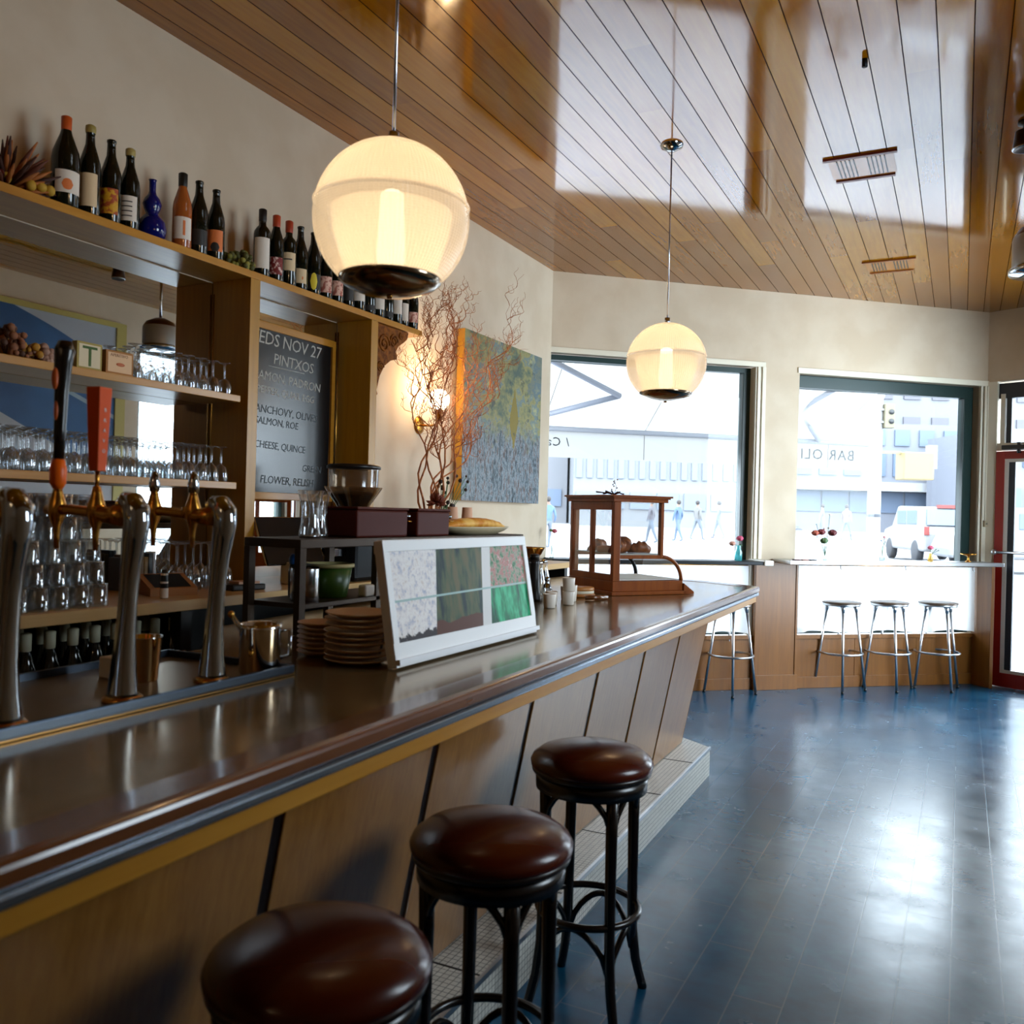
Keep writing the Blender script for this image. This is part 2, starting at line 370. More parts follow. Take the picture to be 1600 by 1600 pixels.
# door wall
dang = math.atan2(V.y, V.x)
def dw(mb, name, m, parent=None, bevel=0):
    o = mb.build(name, m, parent, bevel=bevel)
    if not parent: o.location = D0; o.rotation_euler[2] = dang
    return o
mb = MB().box(-.05, L2, 0, .2, 2.84, H).box(L2-.08, L2+.1, 0, .2, 0, 2.84)
struct(dw(mb, 'wall_door', M['wall']))
c = MB(); c.box(.0, .095, -.01, .2, 0, 2.84).box(.095, L2-.08, .0, .1, 2.19, 2.26).box(.115, .155, .01, .06, 2.26, 2.72)
struct(dw(c, 'trim_6', M['cream'], bevel=.003))
wn = struct(dw(MB().box(.095, L2-.08, .02, .08, 2.68, 2.82).box(.165, .21, .02, .08, 2.26, 2.68).box(L2-.16, L2-.08, .02, .08, 2.26, 2.68), 'window_3', M['frame_blue'], bevel=.003))
MB().box(.2, L2-.1, .045, .05, 2.26, 2.7).build('window_pane', M['glass'], wn)
x0 = .10; x1 = L2-.09
dr = struct(dw(MB().box(x0, x0+.075, -.02, .03, .005, 2.18).box(x1-.075, x1, -.02, .03, .005, 2.18).box(x0+.075, x1-.075, -.02, .03, 2.11, 2.18).box(x0+.075, x1-.075, -.02, .03, .005, .13), 'door_1', M['red'], bevel=.003))
MB().box(x0+.075, x0+.11, -.015, .025, .13, 2.11).box(x1-.11, x1-.075, -.015, .025, .13, 2.11).box(x0+.11, x1-.11, -.015, .025, 2.08, 2.11).box(x0+.11, x1-.11, -.015, .025, .13, .16).build('inner_frame', M['white'], dr)
MB().box(x0+.11, x0+.165, -.005, .02, .16, 2.08).build('weather_strip', M['frame_blue'], dr)
MB().box(x0+.10, x1-.1, .0, .006, .14, 2.1).build('door_pane', M['glass'], dr)
hb = MB().tube([(x0+.03, -.07, 1.245), (x1-.03, -.07, 1.245)], .012, 10).tube([(x0+.03, -.02, 1.245), (x0+.03, -.07, 1.245)], .01, 8).tube([(x1-.03, -.02, 1.245), (x1-.03, -.07, 1.245)], .01, 8).ball((x0+.025, -.075, 1.245), .026).build('push_bar', M['alu'], dr)
dc = tag(dw(MB().box(.16, .55, -.06, .0, 2.195, 2.235).tube([(.30, -.03, 2.16), (.30, -.03, 2.26)], .018, 8), 'door_closer', M['black'], bevel=.003), 'black hydraulic door closer above the red door', 'door closer')
# thermostat / intercom box on the white jamb
tb = far(MB().box(4.286, 4.322, -.045, -.02, 1.475, 1.535), 'wall_switch', mat('beige_plastic', '#b8ab8e', .5), bevel=.004); tag(tb, 'small beige switch box on the white jamb beside the door', 'switch')
MB().box(4.297, 4.311, -.05, -.045, 1.495, 1.515).build('button', mat('greyed_plastic', '#7d7767', .5), tb)
tag(far(MB().tube([(4.305, -.022, 1.54), (4.30, -.022, 1.9), (4.306, -.022, 2.3), (4.30, -.022, 2.8)], .004, 6), 'wall_cable', mat('cable_beige', '#cfc8b2', .5)), 'thin beige cable running up the white jamb', 'cable')
# right wall with street window (seen in the mirror)
mb = MB().box(XR, XR+.2, YB, 2.5, 0, H).box(XR, XR+.2, 2.5, 3.7, 0, 1.35).box(XR, XR+.2, 2.5, 3.7, 2.8, H).box(XR, XR+.2, 3.7, 6.15, 0, H).box(XR, XR+.2, 6.15, DR.y+.05, 3.1, H).box(XR, XR+.2, 6.15, DR.y+.05, 0, .35).box(XR, XR+.2, 8.35, DR.y+.05, .35, 3.1)
struct(mb.build('wall_right', M['wall']))
wn = struct(MB().box(XR+.05, XR+.12, 6.15, 8.35, .35, .42).box(XR+.05, XR+.12, 6.15, 8.35, 3.03, 3.1).box(XR+.05, XR+.12, 6.15, 6.21, .42, 3.03).box(XR+.05, XR+.12, 8.29, 8.35, .42, 3.03).box(XR+.05, XR+.12, 7.22, 7.28, .42, 3.03).build('window_4', M['frame_green']))
MB().box(XR+.08, XR+.086, 6.2, 8.3, .40, 3.05).build('window_pane', M['glass'], wn)
wn = struct(MB().box(XR+.05, XR+.12, 2.5, 3.7, 1.35, 1.41).box(XR+.05, XR+.12, 2.5, 3.7, 2.74, 2.8).box(XR+.05, XR+.12, 2.5, 2.56, 1.41, 2.74).box(XR+.05, XR+.12, 3.64, 3.7, 1.41, 2.74).build('fill_window', M['frame_green']))  # added window out of view, lets extra side daylight onto the bar
MB().box(XR+.08, XR+.086, 2.52, 3.68, 1.4, 2.75).build('window_pane', M['glass'], wn)
# ------------------------------------------------------------------ daylight portals at the openings
def portal(loc, sx, sz, direction):
    l = bpy.data.lights.new('window_portal', 'AREA'); l.shape = 'RECTANGLE'; l.size = sx; l.size_y = sz; l.cycles.is_portal = True
    o = bpy.data.objects.new('window_portal', l); COL.objects.link(o); o.location = loc
    o.rotation_euler = Vector(direction).to_track_quat('-Z', 'Y').to_euler()
portal(A+U*.95-N*.2+Vector((0, 0, 1.65)), 1.85, 2.35, N)
portal(A+U*3.28-N*.2+Vector((0, 0, 1.65)), 1.85, 2.35, N)
portal(D0+V*(L2/2)-VN*.12+Vector((0, 0, 1.4)), 1.0, 2.7, VN)
portal(Vector((XR+.15, 3.1, 2.075)), 1.15, 1.4, (-1, 0, 0))
portal(Vector((XR+.15, 7.25, 1.725)), 2.1, 2.65, (-1, 0, 0))
# ------------------------------------------------------------------ ceiling fittings
def pendant(loc, label):
    r = empty('globe_pendant', loc, 0, label, 'pendant lamp', 'ribbed glass globe pendants over the bar'); R = .214
    G = M['globe']; z0 = -.165
    pr = [(R*math.cos(a), R*math.sin(a)) for a in [math.radians(d) for d in range(88, 11, -5)]]+[(R*.982, R*.205), (R*1.004, R*.18), (R*.99, R*.155)]
    MB().lathe(pr, n=64).build('upper_globe', G, r)
    a0 = math.asin(z0/R); pr = [(R*math.cos(a), R*math.sin(a)) for a in [math.radians(7)+(a0-math.radians(7))*i/16 for i in range(17)]]
    MB().lathe(pr, n=64).build('lower_globe', G, r)
    MB().lathe([(R*.78, .02), (R*.74, -.04), (R*.62, -.12), (R*.56, z0)], n=64).build('inner_diffuser', M['globe_in'], r)
    rr = R*math.cos(a0)
    MB().lathe([(rr+.003, z0+.006), (rr+.004, z0-.004), (rr*.9, z0-.018), (rr*.6, z0-.034), (rr*.25, z0-.043), (0, z0-.045)], n=48).build('bottom_cap', M['chrome_dk'], r)
    MB().lathe([(0, z0-.048), (.008, z0-.05), (.009, z0-.044)], n=12).build('screw', M['brass'], r)
    MB().tube([(0, 0, R-.01), (0, 0, R+.028)], .014, 12).build('collar', M['steel'], r)
    MB().tube([(0, 0, R+.02), (0, 0, H-loc[2]-.02)], .0045, 8).build('rod', M['steel'], r)
    MB().lathe([(.0, H-loc[2]-.035), (.02, H-loc[2]-.032), (.058, H-loc[2]-.012), (.062, H-loc[2])], n=24).build('ceiling_rose', M['chrome'], r)
    b = MB().tube([(0, 0, .08), (0, 0, .07), (0, 0, -.10), (0, 0, -.13), (0, 0, -.145)], [.02, .032, .040, .034, .01], 16).build('bulb', M['bulb'], r)
    l = bpy.data.lights.new('pendant_light', 'POINT'); l.energy = 52; l.color = WARM; l.shadow_soft_size = .06
    lo = bpy.data.objects.new('pendant_light', l); COL.objects.link(lo); lo.parent = r; lo.location = (0, 0, -.03)
    return r
def globe_mat(name, col, tr, clear):
    m = translucent(name, col, tr, clear); t = NT(m); N_ = m.node_tree.nodes
    v = t.obj(); sx = t.n('ShaderNodeSeparateXYZ'); t.l(v, sx.inputs[0]); a = t.math('ARCTAN2', sx.outputs[1], sx.outputs[0])
    rib = t.math('SINE', t.math('MULTIPLY', a, 110)); rz = t.math('SINE', t.math('MULTIPLY', sx.outputs[2], 900))
    bp = t.n('ShaderNodeBump'); bp.inputs['Strength'].default_value = .6; bp.inputs['Distance'].default_value = .003
    t.l(t.math('ADD', rib, t.math('MULTIPLY', rz, .5)), bp.inputs['Height'])
    gl = t.n('ShaderNodeBsdfGlossy'); gl.inputs['Roughness'].default_value = .12; t.l(bp.outputs[0], gl.inputs['Normal'])
    for x in N_:
        if x.type in ('BSDF_DIFFUSE', 'BSDF_TRANSLUCENT'): t.l(bp.outputs[0], x.inputs['Normal'])
    out = N_['Material Output']; src = out.inputs[0].links[0].from_socket
    fr = t.n('ShaderNodeLayerWeight'); fr.inputs[0].default_value = .25
    mx = t.n('ShaderNodeMixShader'); t.l(t.math('MULTIPLY', fr.outputs['Facing'], .5), mx.inputs[0]); t.l(src, mx.inputs[1]); t.l(gl.outputs[0], mx.inputs[2])
    em = t.n('ShaderNodeEmission'); em.inputs[0].default_value = (1, .74, .46, 1); em.inputs[1].default_value = .16
    ad = t.n('ShaderNodeAddShader'); t.l(mx.outputs[0], ad.inputs[0]); t.l(em.outputs[0], ad.inputs[1]); t.l(ad.outputs[0], out.inputs[0]); return m
M['globe'] = globe_mat('ribbed_globe_glass', (.25, .262, .262), .75, .30)
M['globe_in'] = globe_mat('inner_ribbed_glass', (.30, .32, .325), .75, .42)
M['chrome_dk'] = mat('aged_chrome', '#8a7a66', .15, 1)
M['bulb'] = emit('lamp_bulb', (1, .80, .55), 3.0)
pendant((-1.415, 1.986, 2.294), 'large glowing ribbed globe hanging nearest, in front of the wine shelf')
pendant((-1.438, 4.577, 2.326), 'glowing ribbed globe hanging farther off before the window')
pendant((-1.392, -.60, 2.294), 'added ribbed globe over the near end of the bar, unseen behind the viewpoint')  # extra lamp added out of view for warm fill on the back bar
def vent(cx, cy, label, m1, ln):
    r = empty('ceiling_vent', (cx, cy, H), 0, label, 'ceiling vent', 'slotted vents in the plank ceiling')
    MB().box(-.19, .19, -.005, .022, -.012, 0).build('rail', m1, r); MB().box(-.16, .16, ln-.022, ln+.005, -.012, 0).build('rail', m1, r)
    MB().box(-.17, .17, .022, ln-.022, -.004, .0).build('vent_plate', M['vent_plate'], r)
    s = MB()
    for k in range(5):
        for q in (-1, 1): s.box(q*(.035+.022*k)-.003, q*(.035+.022*k)+.003, .05, ln-.05, -.0065, -.0035)
    s.build('slots', M['black'], r)
M['vent_plate'] = wood('vent_wood', '#a5661f', '#b87628', 'y', .15)
M['rail_red'] = mat('rail_red_brown', '#6a1f10', .4); M['rail_amber'] = mat('rail_amber', '#8a4a0c', .4)
vent(-.545, 5.10, 'ceiling vent with dark red rails, nearer and larger of the two', M['rail_red'], .36)
vent(-.545, 7.24, 'ceiling vent with amber rails, the one near the window wall', M['rail_amber'], .34)
tag(MB().tube([(-.42, 4.05, 3.5), (-.42, 4.05, 3.465)], .012, 8).build('sprinkler_head', M['blackm']), 'tiny dark sprinkler tip under the planks before the vents', 'sprinkler')
pl = empty('drum_ceiling_lamp', (.36, 5.55, 3.0), 0, 'grey drum hanging lamp with chrome rim at the right edge', 'ceiling lamp')
MB().lathe([(0, .16), (.05, .155), (.12, .12), (.145, .08)], n=32).build('cap', mat('bronze_cap', '#5b3510', .3, .8), pl)
MB().lathe([(.145, .08), (.15, .06), (.15, -.08), (.145, -.09)], n=32).build('drum', mat('grey_drum', '#8d8a86', .35, .3), pl)
MB().lathe([(.145, -.085), (.17, -.10), (.165, -.125), (.08, -.135), (0, -.138)], n=32).build('chrome_rim', M['chrome'], pl)
MB().tube([(0, 0, .15), (0, 0, .5)], .012, 10).build('rod', M['steel'], pl)
sp = empty('ceiling_spotlight', (.235, 5.0, 3.5), 0, 'small dark spotlight with chrome rim on the ceiling at right edge', 'spotlight')
MB().lathe([(.0, 0), (.035, 0), (.035, -.015), (.012, -.02), (.012, -.05)], n=16).build('mount', M['blackm'], sp)
MB().lathe([(.0, -.04), (.045, -.05), (.055, -.13), (.05, -.14), (0, -.12)], n=20).build('lamp_head', mat('bronze_head', '#3a2412', .35, .6), sp)
MB().ring((0, 0, -.135), .053, .006).build('rim', M['chrome'], sp)
# ------------------------------------------------------------------ bar (local frame follows the bar front)
BO = Vector((-.972, 0, 0))
def barpt(x, y, z=0): return Vector((BO.x+x*math.cos(BANG)-y*math.sin(BANG), x*math.sin(BANG)+y*math.cos(BANG), z))
BT = 1.07
top = empty('bar_counter_top', BO, BANG, 'long glossy brown bar top with a steel-banded walnut edge', 'bar counter')
def toploc(wx, wy):
    d = Vector((wx, wy, 0))-BO; return (d.x*math.cos(BANG)+d.y*math.sin(BANG), -d.x*math.sin(BANG)+d.y*math.cos(BANG))
e1 = toploc(-1.121, 5.62); e2 = toploc(-1.53, 5.84); e3 = toploc(-2.40, 5.84)
outl = [(-.06, -.9), (-.06, e1[1]-.03), (e2[0]-.01, e2[1]-.06), (e3[0], e3[1]-.06), (-1.45, 4.1), (-1.30, 2.35), (-.98, 1.95), (-.98, -.9)]
MB().slab(outl, BT-.035, BT-.001).build('counter_slab', M['top'], top, bevel=.003)
def edge_run(prof, name, m, bev=.004):
    b = MB(); path = [(0, -.9), (0, e1[1]), e2, e3]; dirs = []
    for i, p in enumerate(path):
        a = Vector(path[max(i-1, 0)]); c_ = Vector(path[min(i+1, 3)]); p = Vector(p)
        d1 = (p-a).normalized() if i else (c_-p).normalized(); d2 = (c_-p).normalized() if i < 3 else d1
        n1 = Vector((d1.y, -d1.x)); n2 = Vector((d2.y, -d2.x)); nn = (n1+n2).normalized(); nn /= max(nn.dot(n1), .3); dirs.append(nn)
    v = []; k = len(prof)
    for p, nn in zip(path, dirs):
        for o_, z in prof: v.append((p[0]+nn.x*o_, p[1]+nn.y*o_, z))
    f = []
    for i in range(3):
        for q in range(k): f.append((i*k+q, i*k+(q+1) % k, (i+1)*k+(q+1) % k, (i+1)*k+q))
    f += [tuple(range(k)), tuple(range(3*k, 4*k))[::-1]]
    b.add(v, f); return b.build(name, m, top, bevel=bev)
edge_run([(-.10, BT-.034), (-.10, BT+.001), (-.02, BT+.004), (-.004, BT+.001), (0, BT-.008), (0, BT-.026), (-.006, BT-.034)], 'walnut_nosing', M['walnut'])
edge_run([(-.06, BT-.036), (-.008, BT-.036), (-.003, BT-.040), (-.003, BT-.054), (-.008, BT-.058), (-.06, BT-.058)], 'steel_band', M['edge_steel'], .002)
edge_run([(-.10, BT-.06), (-.018, BT-.06), (-.018, BT-.095), (-.03, BT-.10), (-.10, BT-.10)], 'oak_rail', M['oak'], .002)
base = empty('bar_cabinet', BO, BANG, 'slanted oak bar body of tall panels divided by dark battens', 'bar cabinet')
Y1 = 5.10
def sl(x0, x1, t0=0.0):  # slanted plane: bottom -.335 at z .166, top -.19 at z .97
    pass
zb, zt = .166, BT-.10
def fx(z): return -.335+(z-zb)/(zt-zb)*.155
yb = [-.55+.622*k for k in range(10)]
yb = [y for y in yb if y < Y1-.1]
yb = [1.37-.622*3, 1.37-.622*2, 1.37-.622, 1.37, 1.985, 2.60, 3.225, 3.85, 4.46]
bounds = yb+[Y1]
for i in range(len(bounds)-1):
    a, c_ = bounds[i]+.017, bounds[i+1]-.017
    MB().hexa([(fx(zb)-.03, a, zb), (fx(zb), a, zb), (fx(zb), c_, zb), (fx(zb)-.03, c_, zb)], [(fx(zt)-.03, a, zt), (fx(zt), a, zt), (fx(zt), c_, zt), (fx(zt)-.03, c_, zt)]).build('panel', M['bar_panel'], base, bevel=.003)
for y in bounds:
    a, c_ = y-.017, y+.017
    MB().hexa([(fx(zb)-.04, a, zb), (fx(zb)-.006, a, zb), (fx(zb)-.006, c_, zb), (fx(zb)-.04, c_, zb)], [(fx(zt)-.04, a, zt), (fx(zt)-.006, a, zt), (fx(zt)-.006, c_, zt), (fx(zt)-.04, c_, zt)]).build('batten', M['dark_wood'], base)
MB().hexa([(-.9, -.9, zb), (fx(zb)-.035, -.9, zb), (fx(zb)-.035, Y1-.01, zb), (-.9, Y1-.01, zb)], [(-.9, -.9, zt), (fx(zt)-.035, -.9, zt), (fx(zt)-.035, Y1-.01, zt), (-.9, Y1-.01, zt)]).build('carcass', M['wains'], base)
MB().hexa([(-.9, Y1-.01, zb), (fx(zb), Y1-.01, zb), (-.60, Y1+.12, zb), (-.9, Y1+.12, zb)], [(-.9, Y1-.01, zt), (fx(zt), Y1-.01, zt), (-.55, Y1+.14, zt), (-.9, Y1+.14, zt)]).build('end_panel', M['bar_panel'], base)
st = empty('tiled_foot_step', BO, BANG, 'low pale mosaic-tiled foot step running along the bar', 'step')
o2 = [(-.165, -.9), (-.165, 5.08), (-.37, 5.22), (-.95, 5.22), (-.95, -.9)]
MB().slab(o2, .001, .158).build('tiled_block', M['mosaic'], st)
t_ = MB()
t_.box(-.172, -.16, -.9, 5.085, .150, .166)
t_.build('metal_nosing', M['alu'], st)
MB().slab([(a, b) for a, b in [(-.172, -.9), (-.172, 5.08), (-.37, 5.222), (-.95, 5.222), (-.95, -.9)]], .158, .164).build('step_cap', M['mosaic'], st)
j = MB()
for y in [4.72-.62*k for k in range(9)]: j.box(-.1735, -.1725, y, y+.006, .0, .15).box(-.335, -.16, y-.02, y-.013, .1635, .1655)
j.build('expansion_joints', M['blackm'], st)
# beer tray
tr = empty('drip_tray', BO, BANG, 'shallow steel drip tray set on the bar under the taps', 'tray')
tx0, tx1, ty0, ty1 = -.93, -.49, -.6, 1.76
MB().box(tx0, tx1, ty0, ty1, BT+.001, BT+.008).build('tray_floor', M['tray_floor'] if 'tray_floor' in M else mat('tray_floor', '#8a6a3c', .32, .9), tr)
MB().box(tx1-.012, tx1, ty0, ty1, BT+.001, BT+.026).box(tx0, tx0+.012, ty0, ty1, BT+.001, BT+.026).box(tx0+.012, tx1-.012, ty1-.012, ty1, BT+.001, BT+.026).build('raised_rim', M['tray'], tr, bevel=.003)
TZ = BT+.008
# beer columns
def column(y, label, faucets, mirror=False):
    r = empty('beer_tap_column', (*barpt(-.565, y)[:2], TZ), BANG, label, 'beer tap', 'curved chrome beer columns')
    pts = [(0, 0, .0), (0, 0, .02), (0, 0, .06), (.002, 0, .12), (.006, 0, .18), (.010, 0, .24), (.016, 0, .30), (.023, 0, .345), (.028, 0, .38), (.026, 0, .405), (.014, 0, .421), (-.004, 0, .424), (-.02, 0, .416)]
    MB().tube(pts, [.036, .032, .027, .022, .0195, .019, .0215, .025, .027, .0275, .025, .020, .014], 20).build('column', M['chrome'], r)
    MB().lathe([(0, 0), (.042, 0), (.042, .008), (.034, .014), (0, .014)], n=28).build('base_flange', M['brass'], r)
    arm = [(0, 0, .395), (-.05, 0, .392), (-.10, 0, .398), (-.17, 0, .402), (-.25, 0, .400)]
    MB().tube(arm, [.026, .019, .0135, .012, .0125], 14).lathe([(.0, -.014), (.016, -.014), (.016, .014), (0, .014)], (-.09, 0, .40), 16).build('arm', M['brass'], r)
    for fx_, hd in faucets:
        f_ = MB().lathe([(0, .055), (.008, .054), (.011, .04), (.014, .028), (.019, .012), (.020, -.004), (.014, -.022), (.009, -.035), (.0065, -.055), (.0055, -.085), (0, -.085)], (fx_, 0, .400), 18).build('faucet', M['brass'], r)
        if hd: hd(r, f_, fx_)
        else: MB().lathe([(0, .0), (.012, .002), (.014, .02), (.009, .045), (.005, .052), (0, .053)], (fx_, 0, .447), 14).build('handle_stub', M['chrome'], f_)
    return r
def h_black(r, f_, x):
    pts = [(x, 0, .455), (x, 0, .475), (x+.001, 0, .49), (x+.001, 0, .51), (x+.002, 0, .58), (x+.004, 0, .66), (x+.008, 0, .73), (x+.012, 0, .755), (x+.012, 0, .775)]
    MB().tube(pts[3:], [.011, .0125, .0145, .019, .022, .014], 12).build('long_black_grip', mat('black_lacquer', '#100c08', .25), f_)
    MB().tube([(x, 0, .447), (x, 0, .46), (x, 0, .49), (x, 0, .513)], [.010, .017, .018, .0125], 12).build('orange_ferrule', mat('orange_lacquer', '#ec640c', .35, Specular_IOR_Level=.3), f_)
    MB().ball((x+.007, -.019, .69), .018, 12, 1.4, .5, .35).ball((x+.005, -.0135, .62), .010, 12, 2.2, .6, .35).build('painted_emblem', mat('orange_paint', '#c65a1e', .4), f_)
def h_red(r, f_, x):
    b, t, d = .013, .021, .7
    MB().tube([(x, 0, .447), (x, 0, .49)], .005, 8).build('handle_stem', M['brass'], f_)
    def q(h, z, a=math.radians(-37)): return [(x+h*1.41*math.cos(a+PI/2*k), h*1.41*math.sin(a+PI/2*k), z) for k in range(4)]
    o = MB().hexa(q(.0125, .487), q(.0185, .668)).build('red_block_grip', mat('red_lacquer', '#dc5214', .4, Specular_IOR_Level=.2), f_, bevel=.002)
    a = math.radians(8); e = Vector((math.cos(a), math.sin(a), 0)); e2_ = Vector((-e.y, e.x, 0))
    for k, ch in enumerate('BRAVUS'[:5]):
        z = .615-.022*k; hh = .0127+(z-.487)/(.181)*.0062
        for E, F_ in ((e, e2_),):
            o_ = Vector((x, 0, z))+E*(hh+.0012)
            text('BRAVO'[k], .011, M['paper'], f_, basis(o_-F_*.004, F_, (0, 0, 1)), 'lettering', .0003)
cl = column(1.03, 'curved chrome beer column cut by the left edge of the view', [(-.20, None)])
column(1.295, 'chrome beer column carrying the long black and the red tap handle', [(-.22, h_black), (-.095, h_red)])
column(1.55, 'chrome beer column with two bare faucets, farthest along the tray', [(-.205, None), (-.075, None)])
# bar stools
def stool():
    r = empty('bar_stool', (0, 0, 0), 0, '', 'bar stool'); R = .152
    pr = [(0, .788), (.06, .786), (.12, .779), (.16, .767), (.183, .75), (.19, .735), (.188, .722), (.178, .713), (0, .713)]
    MB().lathe(pr, n=48).build('seat_cushion', M['leather'], r)
    MB().lathe([(.0, .70), (.172, .70), (.184, .706), (.186, .716), (.18, .722), (0, .722)], n=48).build('seat_welt', M['dark_wood'], r)
    MB().lathe([(.150, .655), (.172, .655), (.174, .70), (.150, .70), (.150, .655)], n=48).build('seat_ring', M['bent'], r)
    ring = MB().ring((0, 0, .285), R+.004, .011, 40, 10).build('foot_ring', M['bent'], r)
    P = []
    for k in range(4):
        a = PI/4+k*PI/2; c_, s_ = math.cos(a), math.sin(a); P.append((c_, s_))
        zs = [(.70, R), (.55, R-.002), (.35, R), (.20, R+.003), (.10, R+.016), (.03, R+.036), (0.0, R+.046)]
        MB().tube([(c_*q, s_*q, z) for z, q in zs], [.019, .018, .0165, .016, .0155, .0145, .014], 12).build('leg', M['bent'], r)
    for k in range(4):
        a0 = PI/4+k*PI/2; up = []; lo = []; lo2 = []
        for i in range(13):
            t = i/12; a = a0+t*PI/2; q = R*(1-.10*math.sin(PI*t))+.0
            up.append((q*math.cos(a), q*math.sin(a), .555+.125*math.sin(PI*t)**.6))
            lo.append((q*math.cos(a), q*math.sin(a), .135+.135*math.sin(PI*t)**.6))
        MB().tube(up, .0095, 8).build('upper_arch', M['bent'], r)
        MB().tube(lo, .0095, 8).build('lower_arch', M['bent'], r)
    return r
M['bent'] = mat('black_bentwood', '#0d0706', .25)
s0 = stool(); sy = [1.164, 1.80, 2.54]
sp_ = [(-.945, 1.175), (-.955, 1.80), (-1.005, 2.545)]
lb = ['brown leather bar stool nearest the viewer, cut by the bottom edge', 'brown leather bar stool standing between the other two at the bar', 'brown leather bar stool farthest along the bar, seen down to its feet']
for i, (x, y) in enumerate(sp_):
    if i == 0: s0.location = (x, y, 0); s0.rotation_euler[2] = BANG; s0['label'] = lb[0]; s0['group'] = 'leather bentwood stools at the bar'
    else: dup(s0, (x, y, 0), BANG, lb[i])
# window stools
def wstool():
    r = empty('window_stool', (0, 0, 0), 0, '', 'stool', 'aluminium stools at the window ledges')
    MB().lathe([(0, .785), (.14, .785), (.165, .78), (.168, .772), (.16, .765), (0, .765)], n=36).build('seat', M['seat_pad'], r)
    MB().lathe([(.14, .748), (.158, .748), (.160, .766), (.14, .766), (.14, .748)], n=36).build('seat_rim', M['alu'], r)
    MB().ring((0, 0, .33), .187, .0095, 40, 8).build('foot_ring', M['alu'], r)
    for k in range(4):
        a = k*PI/2+PI/4; c_, s_ = math.cos(a), math.sin(a)
        l = MB().tube([(c_*.118, s_*.118, .755), (c_*.215, s_*.215, .012)], .0115, 10).build('leg', M['alu'], r)
        MB().tube([(c_*.115, s_*.115, .76), (c_*.127, s_*.127, .69)], [.026, .0125], 10).build('bracket', M['alu'], r)
        MB().tube([(c_*.2145, s_*.2145, .018), (c_*.2165, s_*.2165, 0)], .0135, 10).build('foot_cap', M['black'], l)
    return r
M['seat_pad'] = wood('plywood_seat', '#4c3c30', '#64503f', 'y', .3)
ws = wstool()
for i, (x, y, a, l_) in enumerate([(-.935, 8.28, -.55, 'leftmost of the three aluminium stools under the second window'), (-.565, 8.60, -.35, 'middle of the three aluminium stools under the second window'), (-.175, 8.875, -.15, 'aluminium stool nearest the red door'), (-1.73, 7.53, -.45, 'lone aluminium stool behind the far end of the bar')]):
    if i == 0: ws.location = (x, y, 0); ws.rotation_euler[2] = a; ws['label'] = l_
    else: dup(ws, (x, y, 0), a, l_)
# ------------------------------------------------------------------ back bar
XF = -2.815; BZ = 1.15
bb = empty('back_bar_cabinet', (0, 0, 0), 0, 'oak back bar with two upright posts and a mirror back', 'cabinet')
struct(MB().box(-3.05, -3.045, -1.0, 2.91, BZ, 2.50).box(-3.05, -3.045, 2.965, 3.795, BZ, 2.50).build('trim_7', M['mirror']))
MB().box(-3.044, XF, 2.905, 2.965, BZ, 2.505).build('upright_post', M['oakv'], bb, bevel=.002)
MB().box(-3.044, XF, 3.795, 3.855, BZ, 2.505).build('upright_post', M['oakv'], bb, bevel=.002)
for y in (2.912, 3.802):
    MB().tube([(-3.035, y-.006, BZ+.3), (-3.035, y-.006, 2.45)], .004, 6).build('shelf_track', M['brass'], bb)
sh = tag(MB().box(-3.048, XF, -.9, 4.285, 2.505, 2.537).build('wall_shelf', M['oak'], bevel=.002), 'long oak top shelf carrying the row of wine bottles', 'shelf')
s1 = tag(MB().box(-3.042, XF, -.9, 2.86, 1.948, 1.977).build('wall_shelf', M['oak'], bevel=.002), 'oak shelf with picture cards and glasses, under the top shelf', 'shelf')
s2 = tag(MB().box(-3.042, XF, -.9, 2.85, 1.568, 1.598).build('wall_shelf', M['oak'], bevel=.002), 'lower oak shelf carrying only rows of upturned glasses', 'shelf')
# carved corbel
def corbel():
    P_ = [(3.858, 2.04), (3.862, 2.10), (3.885, 2.12), (3.875, 2.14), (3.90, 2.22), (3.94, 2.28), (4.0, 2.32), (4.055, 2.335), (4.06, 2.355), (4.045, 2.375), (4.07, 2.41), (4.12, 2.44), (4.155, 2.465), (4.165, 2.503), (3.858, 2.503)]
    b = MB(); n = len(P_); x0_, x1_ = -3.0, -2.83
    b.add([(x0_, y, z) for y, z in P_]+[(x1_, y, z) for y, z in P_], [tuple(range(n)), tuple(range(n, 2*n))[::-1]]+[(i, (i+1) % n, n+(i+1) % n, n+i) for i in range(n)])
    o = b.build('carved_corbel', M['corb'], bevel=.002); tag(o, 'dark carved scroll bracket under the end of the top shelf', 'bracket')
    c_ = MB()
    for (y, z, r_) in ((3.93, 2.40, .055), (4.02, 2.43, .04), (3.90, 2.27, .03), (4.09, 2.47, .02)):
        c_.tube([(x1_+.002, y+r_*(1-t/30)*math.cos(t*.45), z+r_*(1-t/30)*math.sin(t*.45)) for t in range(28)], .006, 6)
    c_.build('scroll_carving', M['corb'], o)
M['corb'] = noisy('carved_oak', '#643408', '#8a5014', 40, .6, bump=.4, Specular_IOR_Level=.15)
corbel()
